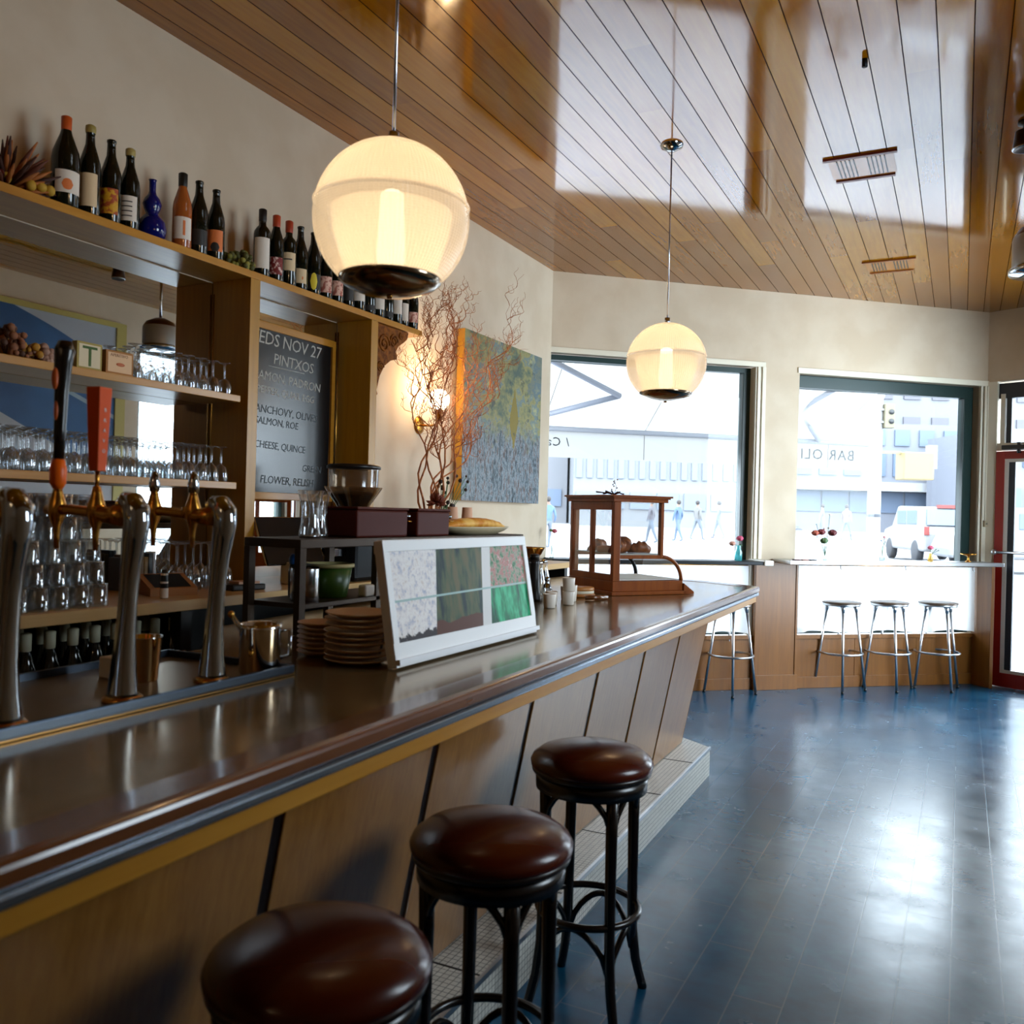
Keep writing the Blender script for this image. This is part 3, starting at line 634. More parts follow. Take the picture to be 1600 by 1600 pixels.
# back counter
bc = tag(MB().box(-3.05, -2.50, -.9, 5.9, 1.11, BZ).build('back_counter', wood('pale_oak_counter', '#c19a5e', '#cfa96e', 'y', .4), bevel=.003), 'pale oak work counter running below the mirror', 'counter')
bs = empty('bottle_fridge', (0, 0, 0), 0, 'dark open bottle rack under the pale back counter', 'bottle rack')
MB().box(-3.05, -3.03, -.9, 5.9, 0, 1.11).box(-3.03, -2.56, -.9, 5.9, .60, .72).build('rack_body', mat('rack_dark', '#0d0b0a', .5), bs)
MB().box(-2.57, -2.55, -.9, 2.35, .90, .955).build('front_rail', M['oak'], bs)
for y in (-.9, 2.33, 4.0, 5.85): MB().box(-3.03, -2.56, y, y+.05, .72, 1.11).build('divider', mat('div_dark', '#15100c', .5), bs)
# under-bar drainer with upturned glasses
dn = tag(MB().box(-2.30, -2.02, -.5, 1.9, .0, .80).box(-2.30, -2.02, -.5, 1.9, .80, .84).build('under_bar_drainer', mat('drainer', '#5c3c18', .25, .4)), 'steel drainer behind the taps below the bar top', 'drainer')
# ------------------------------------------------------------------ glasses
ORD = ['first', 'second', 'third', 'fourth', 'fifth', 'sixth', 'seventh', 'eighth', 'ninth', 'tenth', 'eleventh', 'twelfth', 'thirteenth', 'fourteenth', 'fifteenth', 'sixteenth', 'seventeenth', 'eighteenth', 'nineteenth', 'twentieth', 'twenty-first', 'twenty-second', 'twenty-third', 'twenty-fourth']
RANK = ['front rank', 'middle rank', 'rear rank by the mirror']
def goblet(name, h, r):
    b = MB().lathe([(0, 0), (r*.0+.0, 0)], n=4) if 0 else MB()
    o = empty(name, (0, 0, 0), 0, '', 'glass')
    bowl = [(r*.92, 0), (r, h*.12), (r*.98, h*.25), (r*.78, h*.42), (r*.3, h*.50), (.005, h*.53)]
    MB().lathe(bowl, n=18).build('bowl', M['clear'], o)
    MB().lathe([(.0045, h*.52), (.004, h*.7), (.0045, h*.93), (.012, h*.97), (r*.85, h*.992), (r*.86, h), (0, h)], n=18).build('stem_and_foot', M['clear'], o)
    return o
def tumbler(name, h, r, m=None):
    t = .0022
    return MB().lathe([(r, 0), (r*1.0, .004), (r*.93, h*.97), (r*.88, h), (0, h), (0, h-.006), (r*.87, h-.008), (r-t, .004), (r-t, 0), (r, 0)], n=16).build(name, m or M['clear'])
g0 = goblet('stemmed_glass', .150, .0285); g0['label'] = 'stemmed glass upside down in the rows on the lower oak shelf'; g0['group'] = 'upturned stemmed glasses on the lower shelf'
first = True; r_ = random.Random(2)
for k in range(23):
    for row, x in enumerate((-2.855, -2.920, -2.988)):
        y = 1.50+k*.0590+(.029 if row % 2 else 0)
        if y > 2.80: continue
        loc = (x+r_.uniform(-.003, .003), y+r_.uniform(-.003, .003), 1.598); la = f'upturned stemmed glass, {ORD[k]} from the left in the {RANK[row]}, lower shelf'
        if first: g0.location = loc; first = False; g0['label'] = la
        else: dup(g0, loc, label=la)
g1 = goblet('stemmed_glass', .135, .030); g1['label'] = 'stemmed glass upside down in the rows beside the picture cards'; g1['group'] = 'upturned stemmed glasses on the middle shelf'
first = True
for k in range(8):
    for row, x in enumerate((-2.862, -2.935, -3.005)):
        y = 2.345+k*.0665+(.033 if row % 2 else 0)
        if y > 2.83: continue
        loc = (x, y, 1.977); la = f'upturned stemmed glass, {ORD[k]} after the picture cards, {RANK[row]}, middle shelf'
        if first: g1.location = loc; first = False; g1['label'] = la
        else: dup(g1, loc, label=la)
g2 = goblet('wine_glass', .19, .036); g2['label'] = 'wine glass upside down on the back counter beside the book'; g2['group'] = 'upturned wine glasses on the back counter'
first = True
for k in range(4):
    for row, x in enumerate((-2.78, -2.87, -2.96)):
        loc = (x, 2.50+k*.085+(.04 if row % 2 else 0), BZ)
        if loc[1] > 2.86: continue
        la = f'upturned wine glass on the back counter, {ORD[k]} from the left, {RANK[row]}'
        if first: g2.location = loc; first = False; g2['label'] = la
        else: dup(g2, loc, label=la)
t0 = tumbler('tumbler', .074, .034); tag(t0, 'clear tumbler upside down in the stacked wall of glasses', 'glass', 'stacked tumblers on the back counter')
first = True
for lv in range(5):
    n_ = (9, 9, 8, 8, 7)[lv]
    for k in range(n_):
        for row in range(2):
            loc = (-2.57-.075*row+r_.uniform(-.002, .002), 1.985-.001-.072*k-.018*lv*.9, BZ+.0665*lv+.0005*lv)
            loc = (loc[0], loc[1], BZ+.0745*lv*.9+.0)
            loc = (loc[0], loc[1], BZ+.0742*lv)
            la = f'stacked clear tumbler, {ORD[lv]} layer up, {ORD[k]} from the right, {("front", "rear")[row]} rank'
            if first: t0.location = loc; first = False; t0['label'] = la
            else:
                c = t0.copy(); COL.objects.link(c); c.location = loc; c['label'] = la
t1 = tumbler('tumbler', .09, .033); tag(t1, 'small glass upside down on the drainer behind the taps', 'glass', 'upturned glasses on the drainer')
first = True
for k in range(9):
    for row in range(2):
        loc = (-2.08-.08*row, 1.0+k*.078+.03*row, .84)
        la = f'small upturned glass on the drainer behind the taps, {ORD[k]} from the left, {("front", "rear")[row]} rank'
        if first: t1.location = loc; first = False; t1['label'] = la
        else:
            c = t1.copy(); COL.objects.link(c); c.location = loc; c['label'] = la
# ------------------------------------------------------------------ bottles
def bottle(y, h, style, glass, cap, capc, lab, labc, label, x=-2.865, z=2.537, r=.038, name='wine_bottle', face=-.95, lh=(.09, .20), art=None, group='bottles standing on the top shelf'):
    o = empty(name, (x, y, z), 0, label, 'bottle', group)
    s = h/.31
    if style == 'bur': pr = [(0, 0), (r*.9, 0), (r, .006), (r, .165*s), (r*.93, .19*s), (r*.68, .222*s), (r*.45, .25*s), (.0155, .272*s), (.0145, h-.012), (.017, h-.010), (.017, h-.002), (.014, h), (0, h)]
    else: pr = [(0, 0), (r*.9, 0), (r, .006), (r, .195*s), (r*.95, .21*s), (r*.7, .226*s), (r*.46, .236*s), (.016, .25*s), (.0145, h-.012), (.017, h-.010), (.017, h-.002), (.014, h), (0, h)]
    body = MB().lathe(pr, n=24).build('bottle_body', glass, o)
    if cap: MB().lathe([(.0165, h-.055), (.0175, h-.05), (.0182, h-.001), (.012, h+.003), (0, h+.003)] if cap == 'foil' else [(.0172, h-.02), (.0188, h-.008), (.018, h+.006), (.01, h+.011), (0, h+.012)], n=16).build('foil_capsule' if cap == 'foil' else 'wax_top', mat('cap_'+capc[1:], capc, .45), o)
    if lab:
        z0, z1 = lab; a0 = face-1.0; a1 = face+1.0; v = []; n = 12
        for i in range(n+1):
            a = a0+(a1-a0)*i/n
            for zz in (z0, z1): v.append(((r+.0007)*math.cos(a), (r+.0007)*math.sin(a), zz))
        lo = MB().add(v, [(2*i, 2*i+2, 2*i+3, 2*i+1) for i in range(n)], True).build('label', labc, o)
        if art:
            for (da, dz, hw, hh, mc) in art:
                v = []; n = 6
                for i in range(n+1):
                    a = face+da-hw+2*hw*i/n; q = math.sqrt(max(0, 1-((i/n-.5)*2)**2)) if hh < 0 else 1
                    zm = (z0+z1)/2+dz
                    for sg in (-1, 1): v.append(((r+.0013)*math.cos(a), (r+.0013)*math.sin(a), zm+sg*abs(hh)*q))
                MB().add(v, [(2*i, 2*i+2, 2*i+3, 2*i+1) for i in range(n)], True).build('label_print', mc, lo)
    return o
inkb = mat('label_ink', '#3a3430', .7); lw_ = mat('label_white', '#e6ddd0', .7); lc_ = mat('label_cream', '#e3c9a0', .7)
lflor = noisy('label_floral', '#d9a21e', '#a8471e', 60, .6, .45, .55); lflor2 = noisy('label_red_floral', '#7a1a14', '#e2c2b8', 70, .6, .5, .6)
lor = mat('label_orange', '#e07a3c', .6); lyel = mat('label_yellow', '#e8d23a', .6); lpk = noisy('label_pink_print', '#e6b9a4', '#a85a4c', 50, .6, .5, .62); ldk = mat('label_dark', '#23201e', .5)
MBt = M['bottle']; rose = mat('rose_glass', '#c0682e', .1, Transmission_Weight=.35)
lines = [(0, .025-.018*k, .5, .0022, inkb) for k in range(4)]
bottle(2.035, .325, 'bur', MBt, 'foil', '#c4551d', (.045, .125), lw_, 'big dark bottle with orange foil, first of the row on the left', r=.047, face=-.35, art=[(-.1, -.01, .4, -.02, lor)])
bottle(2.132, .325, 'bur', MBt, 'wax', '#9a8a4a', (.03, .15), lc_, 'dark bottle with a large plain cream label and olive wax tip', face=-.9)
bottle(2.221, .315, 'bur', MBt, None, '#000000', (.03, .125), lflor, 'dark bottle with a yellow and orange floral label', face=-.9)
bottle(2.305, .305, 'bur', MBt, 'wax', '#a8985a', (.03, .125), lw_, 'dark bottle with lined white label and bulbous wax tip', face=-.9, art=lines)
gd = empty('gourd_bottle', (-2.87, 2.415, 2.537), 0, 'cobalt blue double-gourd bottle between the wine bottles', 'bottle')
MB().lathe([(0, 0), (.035, 0), (.05, .012), (.056, .04), (.05, .068), (.034, .088), (.022, .10), (.030, .118), (.036, .138), (.030, .158), (.017, .175), (.013, .19), (.013, .228), (.016, .235), (.012, .236), (0, .236)], n=28).build('bottle_body', mat('cobalt_glass', '#0a1670', .06, Transmission_Weight=.3), gd)
bottle(2.56, .31, 'bur', rose, 'foil', '#12140f', (.035, .125), lw_, 'amber rose-wine bottle with a white label', face=-.6, art=[(.1, 0, .12, .03, lor)])
bottle(2.647, .31, 'bur', MBt, None, '#000000', (.035, .10), ldk, 'all-dark bottle beside the rose-wine bottle', face=-.6)
bottle(2.741, .305, 'bur', MBt, None, '#000000', (.035, .125), lor, 'dark bottle with an orange label showing a dark hill', face=-.9, art=[(.1, -.028, .5, -.02, ldk)])
bottle(3.02, .31, 'bor', MBt, 'foil', '#15100e', (.035, .175), lw_, 'square-shouldered bottle with a tall white label right of the greens', face=-.8)
bottle(3.111, .31, 'bur', MBt, 'foil', '#b3401c', (.03, .11), lflor2, 'dark bottle with red foil and red floral label', face=-.9)
bottle(3.197, .31, 'bor', MBt, 'foil', '#a53a1c', (.07, .155), lc_, 'square-shouldered bottle with red foil and cream label', face=-.9, art=[(0, .01, .5, .003, inkb)])
bottle(3.278, .31, 'bur', MBt, None, '#000000', (.03, .10), lc_, 'dark bottle with a cream label marked by a red dot', face=-.9, art=[(.4, -.01, .1, -.008, lor)])
bottle(3.375, .31, 'bur', MBt, None, '#000000', (.025, .10), ldk, 'dark bottle with a yellow half-moon label', face=-.9, art=[(.15, 0, .45, -.042, lyel)])
rest = [(3.467, 'bur', lpk, (.03, .11), 'dark bottle with a pink printed label partly behind the globe'), (3.557, 'bur', lpk, (.035, .11), 'dark bottle with a mottled pink label under the globe'),
        (3.645, 'bor', ldk, (.03, .10), 'black-labelled bottle peeking under the globe'), (3.741, 'bor', lw_, (.05, .14), 'white-labelled bottle just past the globe rim'),
        (3.831, 'bur', ldk, (.02, .05), 'dark bottle between two white-labelled ones under the globe'), (3.917, 'bor', lw_, (.045, .15), 'bottle with a high white label near the shelf end'),
        (4.00, 'bor', ldk, (.02, .05), 'dark bottle with no pale label near the shelf end'), (4.085, 'bor', lw_, (.055, .14), 'white-labelled bottle second from the end of the shelf'),
        (4.15, 'bur', lw_, (.03, .13), 'white and black labelled bottle close to the shelf end'), (4.245, 'bur', lpk, (.04, .10), 'last bottle at the far end of the shelf, pinkish label')]
for y, sty, lm, lz, lab_ in rest: bottle(y, .30, sty, MBt, None, '#000000', lz, lm, lab_, face=-.9)
# row of bottles in the rack below the back counter
pb = bottle(1.60, .31, 'bur', MBt, 'foil', '#d8d3b4', None, None, 'cream-foiled dark bottle in the low rack, first from the left, front rank', x=-2.62, z=.765, r=.037, group='bottles in the low rack behind the taps')
for k in range(10):
    for row in range(2):
        if k == 0 and row == 0: continue
        dup(pb, (-2.62-.10*row, 1.60+k*.083+.04*row, .765), label=f'cream-foiled dark bottle in the low rack, {ORD[k]} from the left, {("front", "rear")[row]} rank')
tag(MB().box(-2.80, -2.575, 1.45, 2.5, .722, .765).build('rack_shelf', M['wains']), 'wooden board under the bottles in the low rack', 'board')
# dried flowers and greens on the shelves
def dried(loc, label, n, R_, cols, spiky, name):
    o = empty(name, loc, 0, label, 'dried flowers'); rr = random.Random(n)
    b = {c_: MB() for c_ in cols}
    for i in range(n):
        c_ = cols[i % len(cols)]; a = rr.uniform(0, 2*PI); el = rr.uniform(.05, 1.45); L = R_*rr.uniform(.5, 1)
        d = Vector((math.cos(a)*math.cos(el)*.8, math.sin(a)*math.cos(el), math.sin(el)))
        p = d*L; p.z = max(p.z, .012)
        if spiky: b[c_].tube([p*.25, p*.7, p], [.004, .009, .002], 6)
        else: b[c_].ball(p, rr.uniform(.008, .016), 8)
        if not spiky: b[c_].tube([(0, 0, .0), p], .0015, 5)
    for k, c_ in enumerate(cols): b[c_].build('petals' if k == 0 else ('leaves' if k == 1 else 'blossoms'), mat('dried_'+c_[1:], c_, .7), o)
    return o
fl = dried((-2.89, 1.83, 2.537), 'dried brown protea spray at the left end of the top shelf', 90, .21, ['#5a2814', '#a05c20', '#3a1a0e'], True, 'dried_protea')
b = MB()
for i, (dx, dy, dz) in enumerate([(.05, .06, .03), (.055, .095, .035), (.05, .13, .035), (.04, -.02, .03)]): b.ball((dx, dy, dz), .019, 10)
b.build('yellow_blooms', mat('yellow_bloom', '#b9922a', .7), fl)
b = MB()
for i in range(4): b.ball((.05, -.05-.02*i, .03+.02*(i % 2)), .018, 8)
b.build('red_blooms', mat('red_bloom', '#7c1f16', .7), fl)
dried((-2.865, 2.875, 2.537), 'low clump of dried green foliage among the wine bottles', 70, .085, ['#6d6a20', '#8c8536', '#4c4a18'], False, 'dried_greens')
fl2 = dried((-2.90, 1.86, 1.977), 'dried flower bunch with yellow blooms on the middle shelf', 50, .12, ['#8d5a3c', '#a9781f', '#4a2a18'], False, 'dried_flowers')
dried((-2.92, 2.0, 1.977), 'pinkish dried blossoms beside the green T card', 50, .075, ['#a5806c', '#8a6650', '#c09c86'], False, 'dried_flowers')
# picture cards on the middle shelf
def card(y0, y1, z1, label, mf, mp, x=-2.832):
    o = empty('picture_card', (x, y0, 1.977), 0, label, 'card'); w_ = y1-y0
    MB().box(-.03, 0, 0, w_, 0, z1).build('block', mf, o, bevel=.001)
    MB().box(0, .0012, .008, w_-.008, .008, z1-.008).build('print', mp, o)
    return o
c1 = card(2.075, 2.178, .098, 'small framed card with a green letter T', mat('olive_card', '#a08a3a', .6), mat('card_pale', '#d9c9a6', .7))
text('T', .105, mat('green_ink', '#3f5a1c', .7), c1, basis((.0016, .020, .012), (0, 1, 0), (0, 0, 1)), 'letter', .0008)
c2 = card(2.195, 2.315, .088, 'small peach card with a red sketch, beside the green T card', mat('card_side', '#a2661c', .6), mat('card_peach', '#e0b98f', .7))
MB().ball((.002, .062, .038), .02, 10, .35, .12, 1).build('sketch', mat('sketch_red', '#c06a44', .7), c2)
text('APERITIVO', .016, mat('card_ink', '#8a5a3c', .7), c2, basis((.0016, .018, .066), (0, 1, 0), (0, 0, 1)), 'lettering', .0004)
# chalkboard
cb_ = empty('chalkboard', (-3.0, 0, 0), 0, 'tall oak-framed chalkboard menu between the two posts', 'chalkboard')
y0_, y1_, za, zb_ = 3.03, 3.735, 1.53, 2.385
MB().box(-.035, -.012, y0_, y1_, za, zb_).build('slate', mat('slate_board', '#11161a', .22, Coat_Weight=.12, Coat_Roughness=.18), cb_)
MB().box(-.035, 0, y1_-.028, y1_, za, zb_).box(-.035, 0, y0_, y0_+.028, za, zb_).box(-.035, 0, y0_+.028, y1_-.028, zb_-.035, zb_).box(-.035, 0, y0_+.028, y1_-.028, za, za+.035).build('frame', M['oak'], cb_, bevel=.002)
def chalk(s, y, z, sz, sh_=.1): return text(s, sz, M['chalk'], cb_, basis((-.0113, y, z), (0, 1, -.02), (0, .02, 1)), 'chalk_lettering', .0003, shear=sh_, font_space=.95)
chalk('WEDS NOV 27', 3.075, 2.285, .088)
chalk('PINTXOS', 3.27, 2.195, .075)
MB().box(-.0118, -.0112, 3.24, 3.50, 2.178, 2.181).build('chalk_underline', M['chalk'], cb_)
chalk('JAMON, PADRON', 3.155, 2.11, .062)
chalk('PEPPER, QUAIL EGG', 3.16, 2.045, .05)
M['chalk2'] = mat('chalk_faint', '#5c6468', .9)
M['chalk'], _k = M['chalk2'], M['chalk']
chalk('ANCHOVY, OLIVES', 3.155, 1.95, .055); chalk('SALMON, ROE', 3.155, 1.895, .05); chalk('GREEN', 3.50, 1.68, .05); chalk('FLOWER, RELISH', 3.2, 1.61, .055); chalk('CHEESE, QUINCE', 3.155, 1.78, .05)
M['chalk'] = _k
# ------------------------------------------------------------------ things on the back counter
ph = empty('counter_bottle', (-2.60, 2.285, BZ), 0, 'small dark bottle with white labels at the counter edge', 'bottle')
MB().lathe([(0, 0), (.014, 0), (.0145, .05), (.013, .09), (.009, .105), (0, .107)], n=16).build('bottle_body', M['black'], ph)
MB().lathe([(.0148, .002), (.0149, .038)], n=16).lathe([(.0147, .055), (.0145, .062)], n=16).lathe([(.0138, .085), (.0132, .092)], n=16).build('label', M['paper'], ph)
bx = empty('sloped_box', (-2.72, 2.40, BZ), -.35, 'tan wedge-shaped box with a dark screen on the back counter', 'box')
MB().add([(-.06, -.09, 0), (.08, -.09, 0), (.08, .09, 0), (-.06, .09, 0), (-.06, -.09, .075), (.08, -.09, .028), (.08, .09, .028), (-.06, .09, .075)], [(3, 2, 1, 0), (4, 5, 6, 7), (0, 1, 5, 4), (1, 2, 6, 5), (2, 3, 7, 6), (3, 0, 4, 7)]).build('box_body', mat('tan_card', '#b07a48', .6), bx)
MB().add([(-.05, -.07, .073), (.07, -.07, .0325), (.07, .07, .0325), (-.05, .07, .073)], [(0, 1, 2, 3)]).build('screen', M['black'], bx)
bk = [('#3a2a1c', .022, .13), ('#6a4a18', .028, .14), ('#8a6a2a', .018, .135), ('#0f1214', .02, .15), ('#c9ccd2', .012, .15)]
yy = 2.36
for i, (c_, t__, h_) in enumerate(bk):
    o = tag(MB().box(-3.0, -2.86, yy, yy+t__, BZ, BZ+h_).build('book', mat('book_'+c_[1:], c_, .6), bevel=.0015), ['thin dark brown book, left end of the row by the mirror', 'thick ochre book in the row by the mirror', 'slim mustard book in the row by the mirror', 'black book in the row by the mirror', 'thin silver-white book, right end of the row by the mirror'][i], 'book', 'books upright by the mirror')
    MB().box(-2.86, -2.8595, yy+.003, yy+t__-.003, BZ+.02, BZ+h_-.02).build('spine', mat('spine_'+c_[1:], c_, .4), o)
    yy += t__+.002
dv = empty('card_terminal', (-2.64, 2.72, BZ), -.2, 'flat black card reader lying on the back counter by the post', 'card reader')
MB().box(-.05, .05, -.08, .08, 0, .026).build('reader_body', M['black'], dv, bevel=.006); MB().box(-.035, .035, -.04, .06, .026, .036).build('receipt_pad', mat('peach_paper', '#c99c7c', .6), dv)
# point-of-sale screen
ps = empty('till_screen', (-2.66, 3.075, BZ), -.30, 'black tilted till screen on a white stand under the chalkboard', 'till screen')
MB().box(-.05, .07, -.055, .055, 0, .10).build('stand', M['white'], ps, bevel=.006)
MB().hexa([(-.02, -.15, .10), (.0, -.15, .085), (.0, .15, .085), (-.02, .15, .10)], [(-.14, -.15, .29), (-.125, -.15, .30), (-.125, .15, .30), (-.14, .15, .29)]).build('screen_case', M['steel'], ps)
MB().hexa([(.001, -.145, .09), (.004, -.145, .092), (.004, .145, .092), (.001, .145, .09)], [(-.123, -.145, .295), (-.120, -.145, .297), (-.120, .145, .297), (-.123, .145, .295)]).build('display', M['black'], ps)
# coffee grinder
gr = empty('coffee_grinder', (-2.62, 3.42, BZ), 0, 'coffee grinder with smoky cone hopper and black lid', 'coffee grinder')
MB().box(-.09, .09, -.09, .09, 0, .30).build('grinder_body', M['blackm'], gr, bevel=.02)
MB().lathe([(.05, .30), (.06, .33), (.135, .44), (.14, .45)], n=28).build('hopper', thin_glass('smoky_plastic', (.45, .33, .22), .5, .1, .25, (.5, .35, .2)), gr)
MB().lathe([(.0, .32), (.05, .325), (.115, .415), (.08, .43), (0, .435)], n=24).build('beans', noisy('coffee_beans', '#1a0e08', '#3a2214', 90, .5, bump=.5), gr)
MB().lathe([(.118, .45), (.12, .53), (.121, .535)], n=28).build('hopper_collar', thin_glass('clear_collar', (.7, .62, .52), .5, .1, .15, (.6, .5, .4)), gr)
MB().lathe([(0, .56), (.12, .558), (.13, .55), (.13, .538), (0, .535)], n=28).build('lid', M['black'], gr)
MB().box(-.04, .04, -.18, -.09, .12, .16).build('portafilter_fork', M['chrome'], gr, bevel=.004)
# ------------------------------------------------------------------ rack on the bar
rx0, rx1, ry0, ry1, rz1 = -2.20, -1.95, 2.27, 3.93, 1.39
rk = empty('metal_rack', (0, 0, 0), 0, 'dark steel two-tier rack standing on the bar behind the plates', 'rack')
MB().box(rx0, rx1, ry0, ry1, rz1-.03, rz1).build('top_shelf', M['rack'], rk, bevel=.002)
MB().box(rx0, rx1, ry0+.03, ry1-.03, 1.155, 1.172).build('lower_shelf', M['rack'], rk, bevel=.002)
for (x, y) in ((rx0, ry0), (rx1-.025, ry0), (rx0, 2.70), (rx1-.025, 2.70), (rx0, ry1-.03), (rx1-.025, ry1-.03)):
    MB().box(x, x+.025, y, y+.03, BT, rz1-.03).build('leg', M['rack'], rk)
pt = empty('water_carafe', (-2.03, 2.41, rz1), 0, 'clear flared glass carafe on the left end of the dark rack', 'carafe')
MB().lathe([(0, .002), (.036, .0), (.040, .012), (.032, .06), (.033, .11), (.045, .165), (.047, .168)], n=24).build('glass_body', M['clear'], pt)
MB().tube([(-.01, .045, .15), (-.01, .075, .13), (-.01, .07, .07), (-.01, .035, .04)], .005, 8).build('handle', M['clear'], pt)
MB().lathe([(0, .003), (.034, .003), (.036, .012), (0, .012)], n=20).build('base_ring', M['steel'], pt)
ptt = dup(pt, (-2.08, 2.51, rz1), .6, 'clear flared glass carafe touching the brown caddies')
brn = mat('brown_enamel', '#47140a', .5, Specular_IOR_Level=.15)
def caddy(y0, y1, label, h=.112):
    o = empty('enamel_caddy', (rx1-.13, (y0+y1)/2, rz1), 0, label, 'caddy', 'brown enamel caddies on the rack'); w_ = (y1-y0)/2
    MB().box(-.11, .11, -w_, w_, 0, h-.008).build('body', brn, o, bevel=.008)
    MB().box(-.113, .113, -w_-.003, w_+.003, h-.008, h+.003).build('rim', brn, o, bevel=.004)
    MB().ring((.10, w_+.012, h-.05), .014, .003, 16, 6).build('ring_pull', M['brass'], o)
    MB().tube([(.09, w_, h-.03), (.09, w_+.03, h-.03)], .006, 8).ball((.09, w_+.034, h-.03), .009, 10).build('knob', M['chrome'], o)
    return o
caddy(2.60, 2.93, 'glossy dark brown caddy beside the glass carafes')
caddy(3.00, 3.25, 'glossy dark brown caddy in front of the tall twigs')
can = empty('steel_canister', (-2.03, 2.39, 1.172), 0, 'brushed steel canister inside the dark rack', 'canister')
MB().lathe([(0, 0), (.048, 0), (.05, .004), (.05, .112), (.048, .118), (.046, .112), (.046, .01), (0, .008)], n=28).build('canister_body', M['steel'], can)
gt = empty('green_tub', (-2.06, 2.56, 1.172), 0, 'green plastic tub with a pale rim inside the rack', 'tub')
MB().lathe([(0, 0), (.062, 0), (.066, .004), (.082, .11), (0, .11)], n=28).build('tub_body', mat('green_plastic', '#3d5f17', .35, Transmission_Weight=.2), gt)
MB().lathe([(.080, .108), (.090, .110), (.090, .122), (.078, .124), (.077, .110)], n=28).build('rim', mat('pale_rim', '#b5a873', .45), gt)
wp = tag(MB().box(-1.99, -1.955, 2.64, 2.70, 1.172, 1.215).build('white_packet', M['paper'], bevel=.006), 'small white packet on the lower tier of the rack', 'packet')
bl = empty('blue_cap_bottle', (-2.14, 2.46, 1.172), 0, 'dark bottle with a bright blue cap behind the steel canister', 'bottle')
MB().lathe([(0, 0), (.02, 0), (.022, .09), (.015, .12), (.0, .12)], n=16).build('bottle_body', M['black'], bl); MB().lathe([(.018, .12), (.020, .14), (.012, .155), (0, .157)], n=16).build('cap', mat('blue_cap', '#0d5aa8', .3), bl)
# bread platter
bp_ = empty('serving_platter', (-2.05, 3.60, rz1), PI/2+.02, 'pale oval platter at the far end of the rack', 'platter')
MB().lathe([(0, .0), (.18, 0), (.26, .018), (.30, .034), (.302, .038), (.26, .026), (.18, .01), (0, .008)], n=40).build('dish', mat('platter_glaze', '#c9b996', .35), bp_); bp_.scale = (1, .38, 1)
def loaf():
    v = []; f = []; n = 28; m_ = 14; rr = random.Random(4)
    for i in range(n+1):
        t = i/n; x = -.30+.60*t; e = math.sin(PI*min(max(t, .02), .98))**.35; slash = .10*math.sin(t*PI*9)**2
        for j in range(m_):
            a = 2*PI*j/m_; c_, s_ = math.cos(a), math.sin(a)
            q = e*(1+.05*math.sin(i*2.1+j)); v.append((x, c_*.045*q, .030*e+s_*(.028*q)*(1-slash if s_ > 0 else 1)))
    for i in range(n):
        for j in range(m_): f.append((i*m_+j, i*m_+(j+1) % m_, (i+1)*m_+(j+1) % m_, (i+1)*m_+j))
    f += [tuple(range(m_)), tuple(range(n*m_, (n+1)*m_))]
    return MB().add(v, f, True).build('bread_loaf', noisy('bread_crust', '#d08418', '#eebc5c', 14, .6, bump=.3))
lf = loaf(); lf.location = (-2.05, 3.60, rz1+.022); lf.rotation_euler[2] = PI/2+.02; tag(lf, 'long golden loaf lying on the pale platter', 'bread')
pc = MB().lathe([(0, .0), (.032, 0), (.033, .004), (.024, .125), (.023, .127), (0, .127)], n=20).build('paper_cup', mat('peach_cup', '#dba988', .6)); tag(pc, 'upturned peach cup behind the loaf, nearer the twigs', 'cup', 'peach cups behind the loaf'); pc.location = (-2.165, 3.595, rz1)
pc2 = pc.copy(); COL.objects.link(pc2); pc2.location = (-2.165, 3.735, rz1); pc2['label'] = 'upturned peach cup behind the middle of the loaf'
# ------------------------------------------------------------------ plates
def plate_stack(x, y, n, r, label, grp, gap=.0115, big=()):
    p = MB().lathe([(0, 0), (r*.62, 0), (r*.66, .002), (r*.93, .010), (r, .013), (r*1.0, .0155), (r*.95, .0145), (r*.66, .006), (0, .005)], n=36).build('plate', M['china'])
    tag(p, '', 'plate', grp); z = BT
    for k in range(n):
        q = p if k == 0 else p.copy()
        if k: COL.objects.link(q)
        q['label'] = label+(', bottom one' if k == 0 else ', top one' if k == n-1 else f', {ORD[k]} from the bottom')
        q.location = (x+random.uniform(-.001, .001), y+random.uniform(-.001, .001), z); z += gap+(.004 if k in big else 0)
plate_stack(-1.49, 1.99, 9, .097, 'tan plate in the larger stack beside the white frame', 'plates in the larger stack', .0148, (2, 5))
plate_stack(-1.655, 2.03, 7, .071, 'tan plate in the small stack behind the steel jug', 'plates in the small stack', .0135)
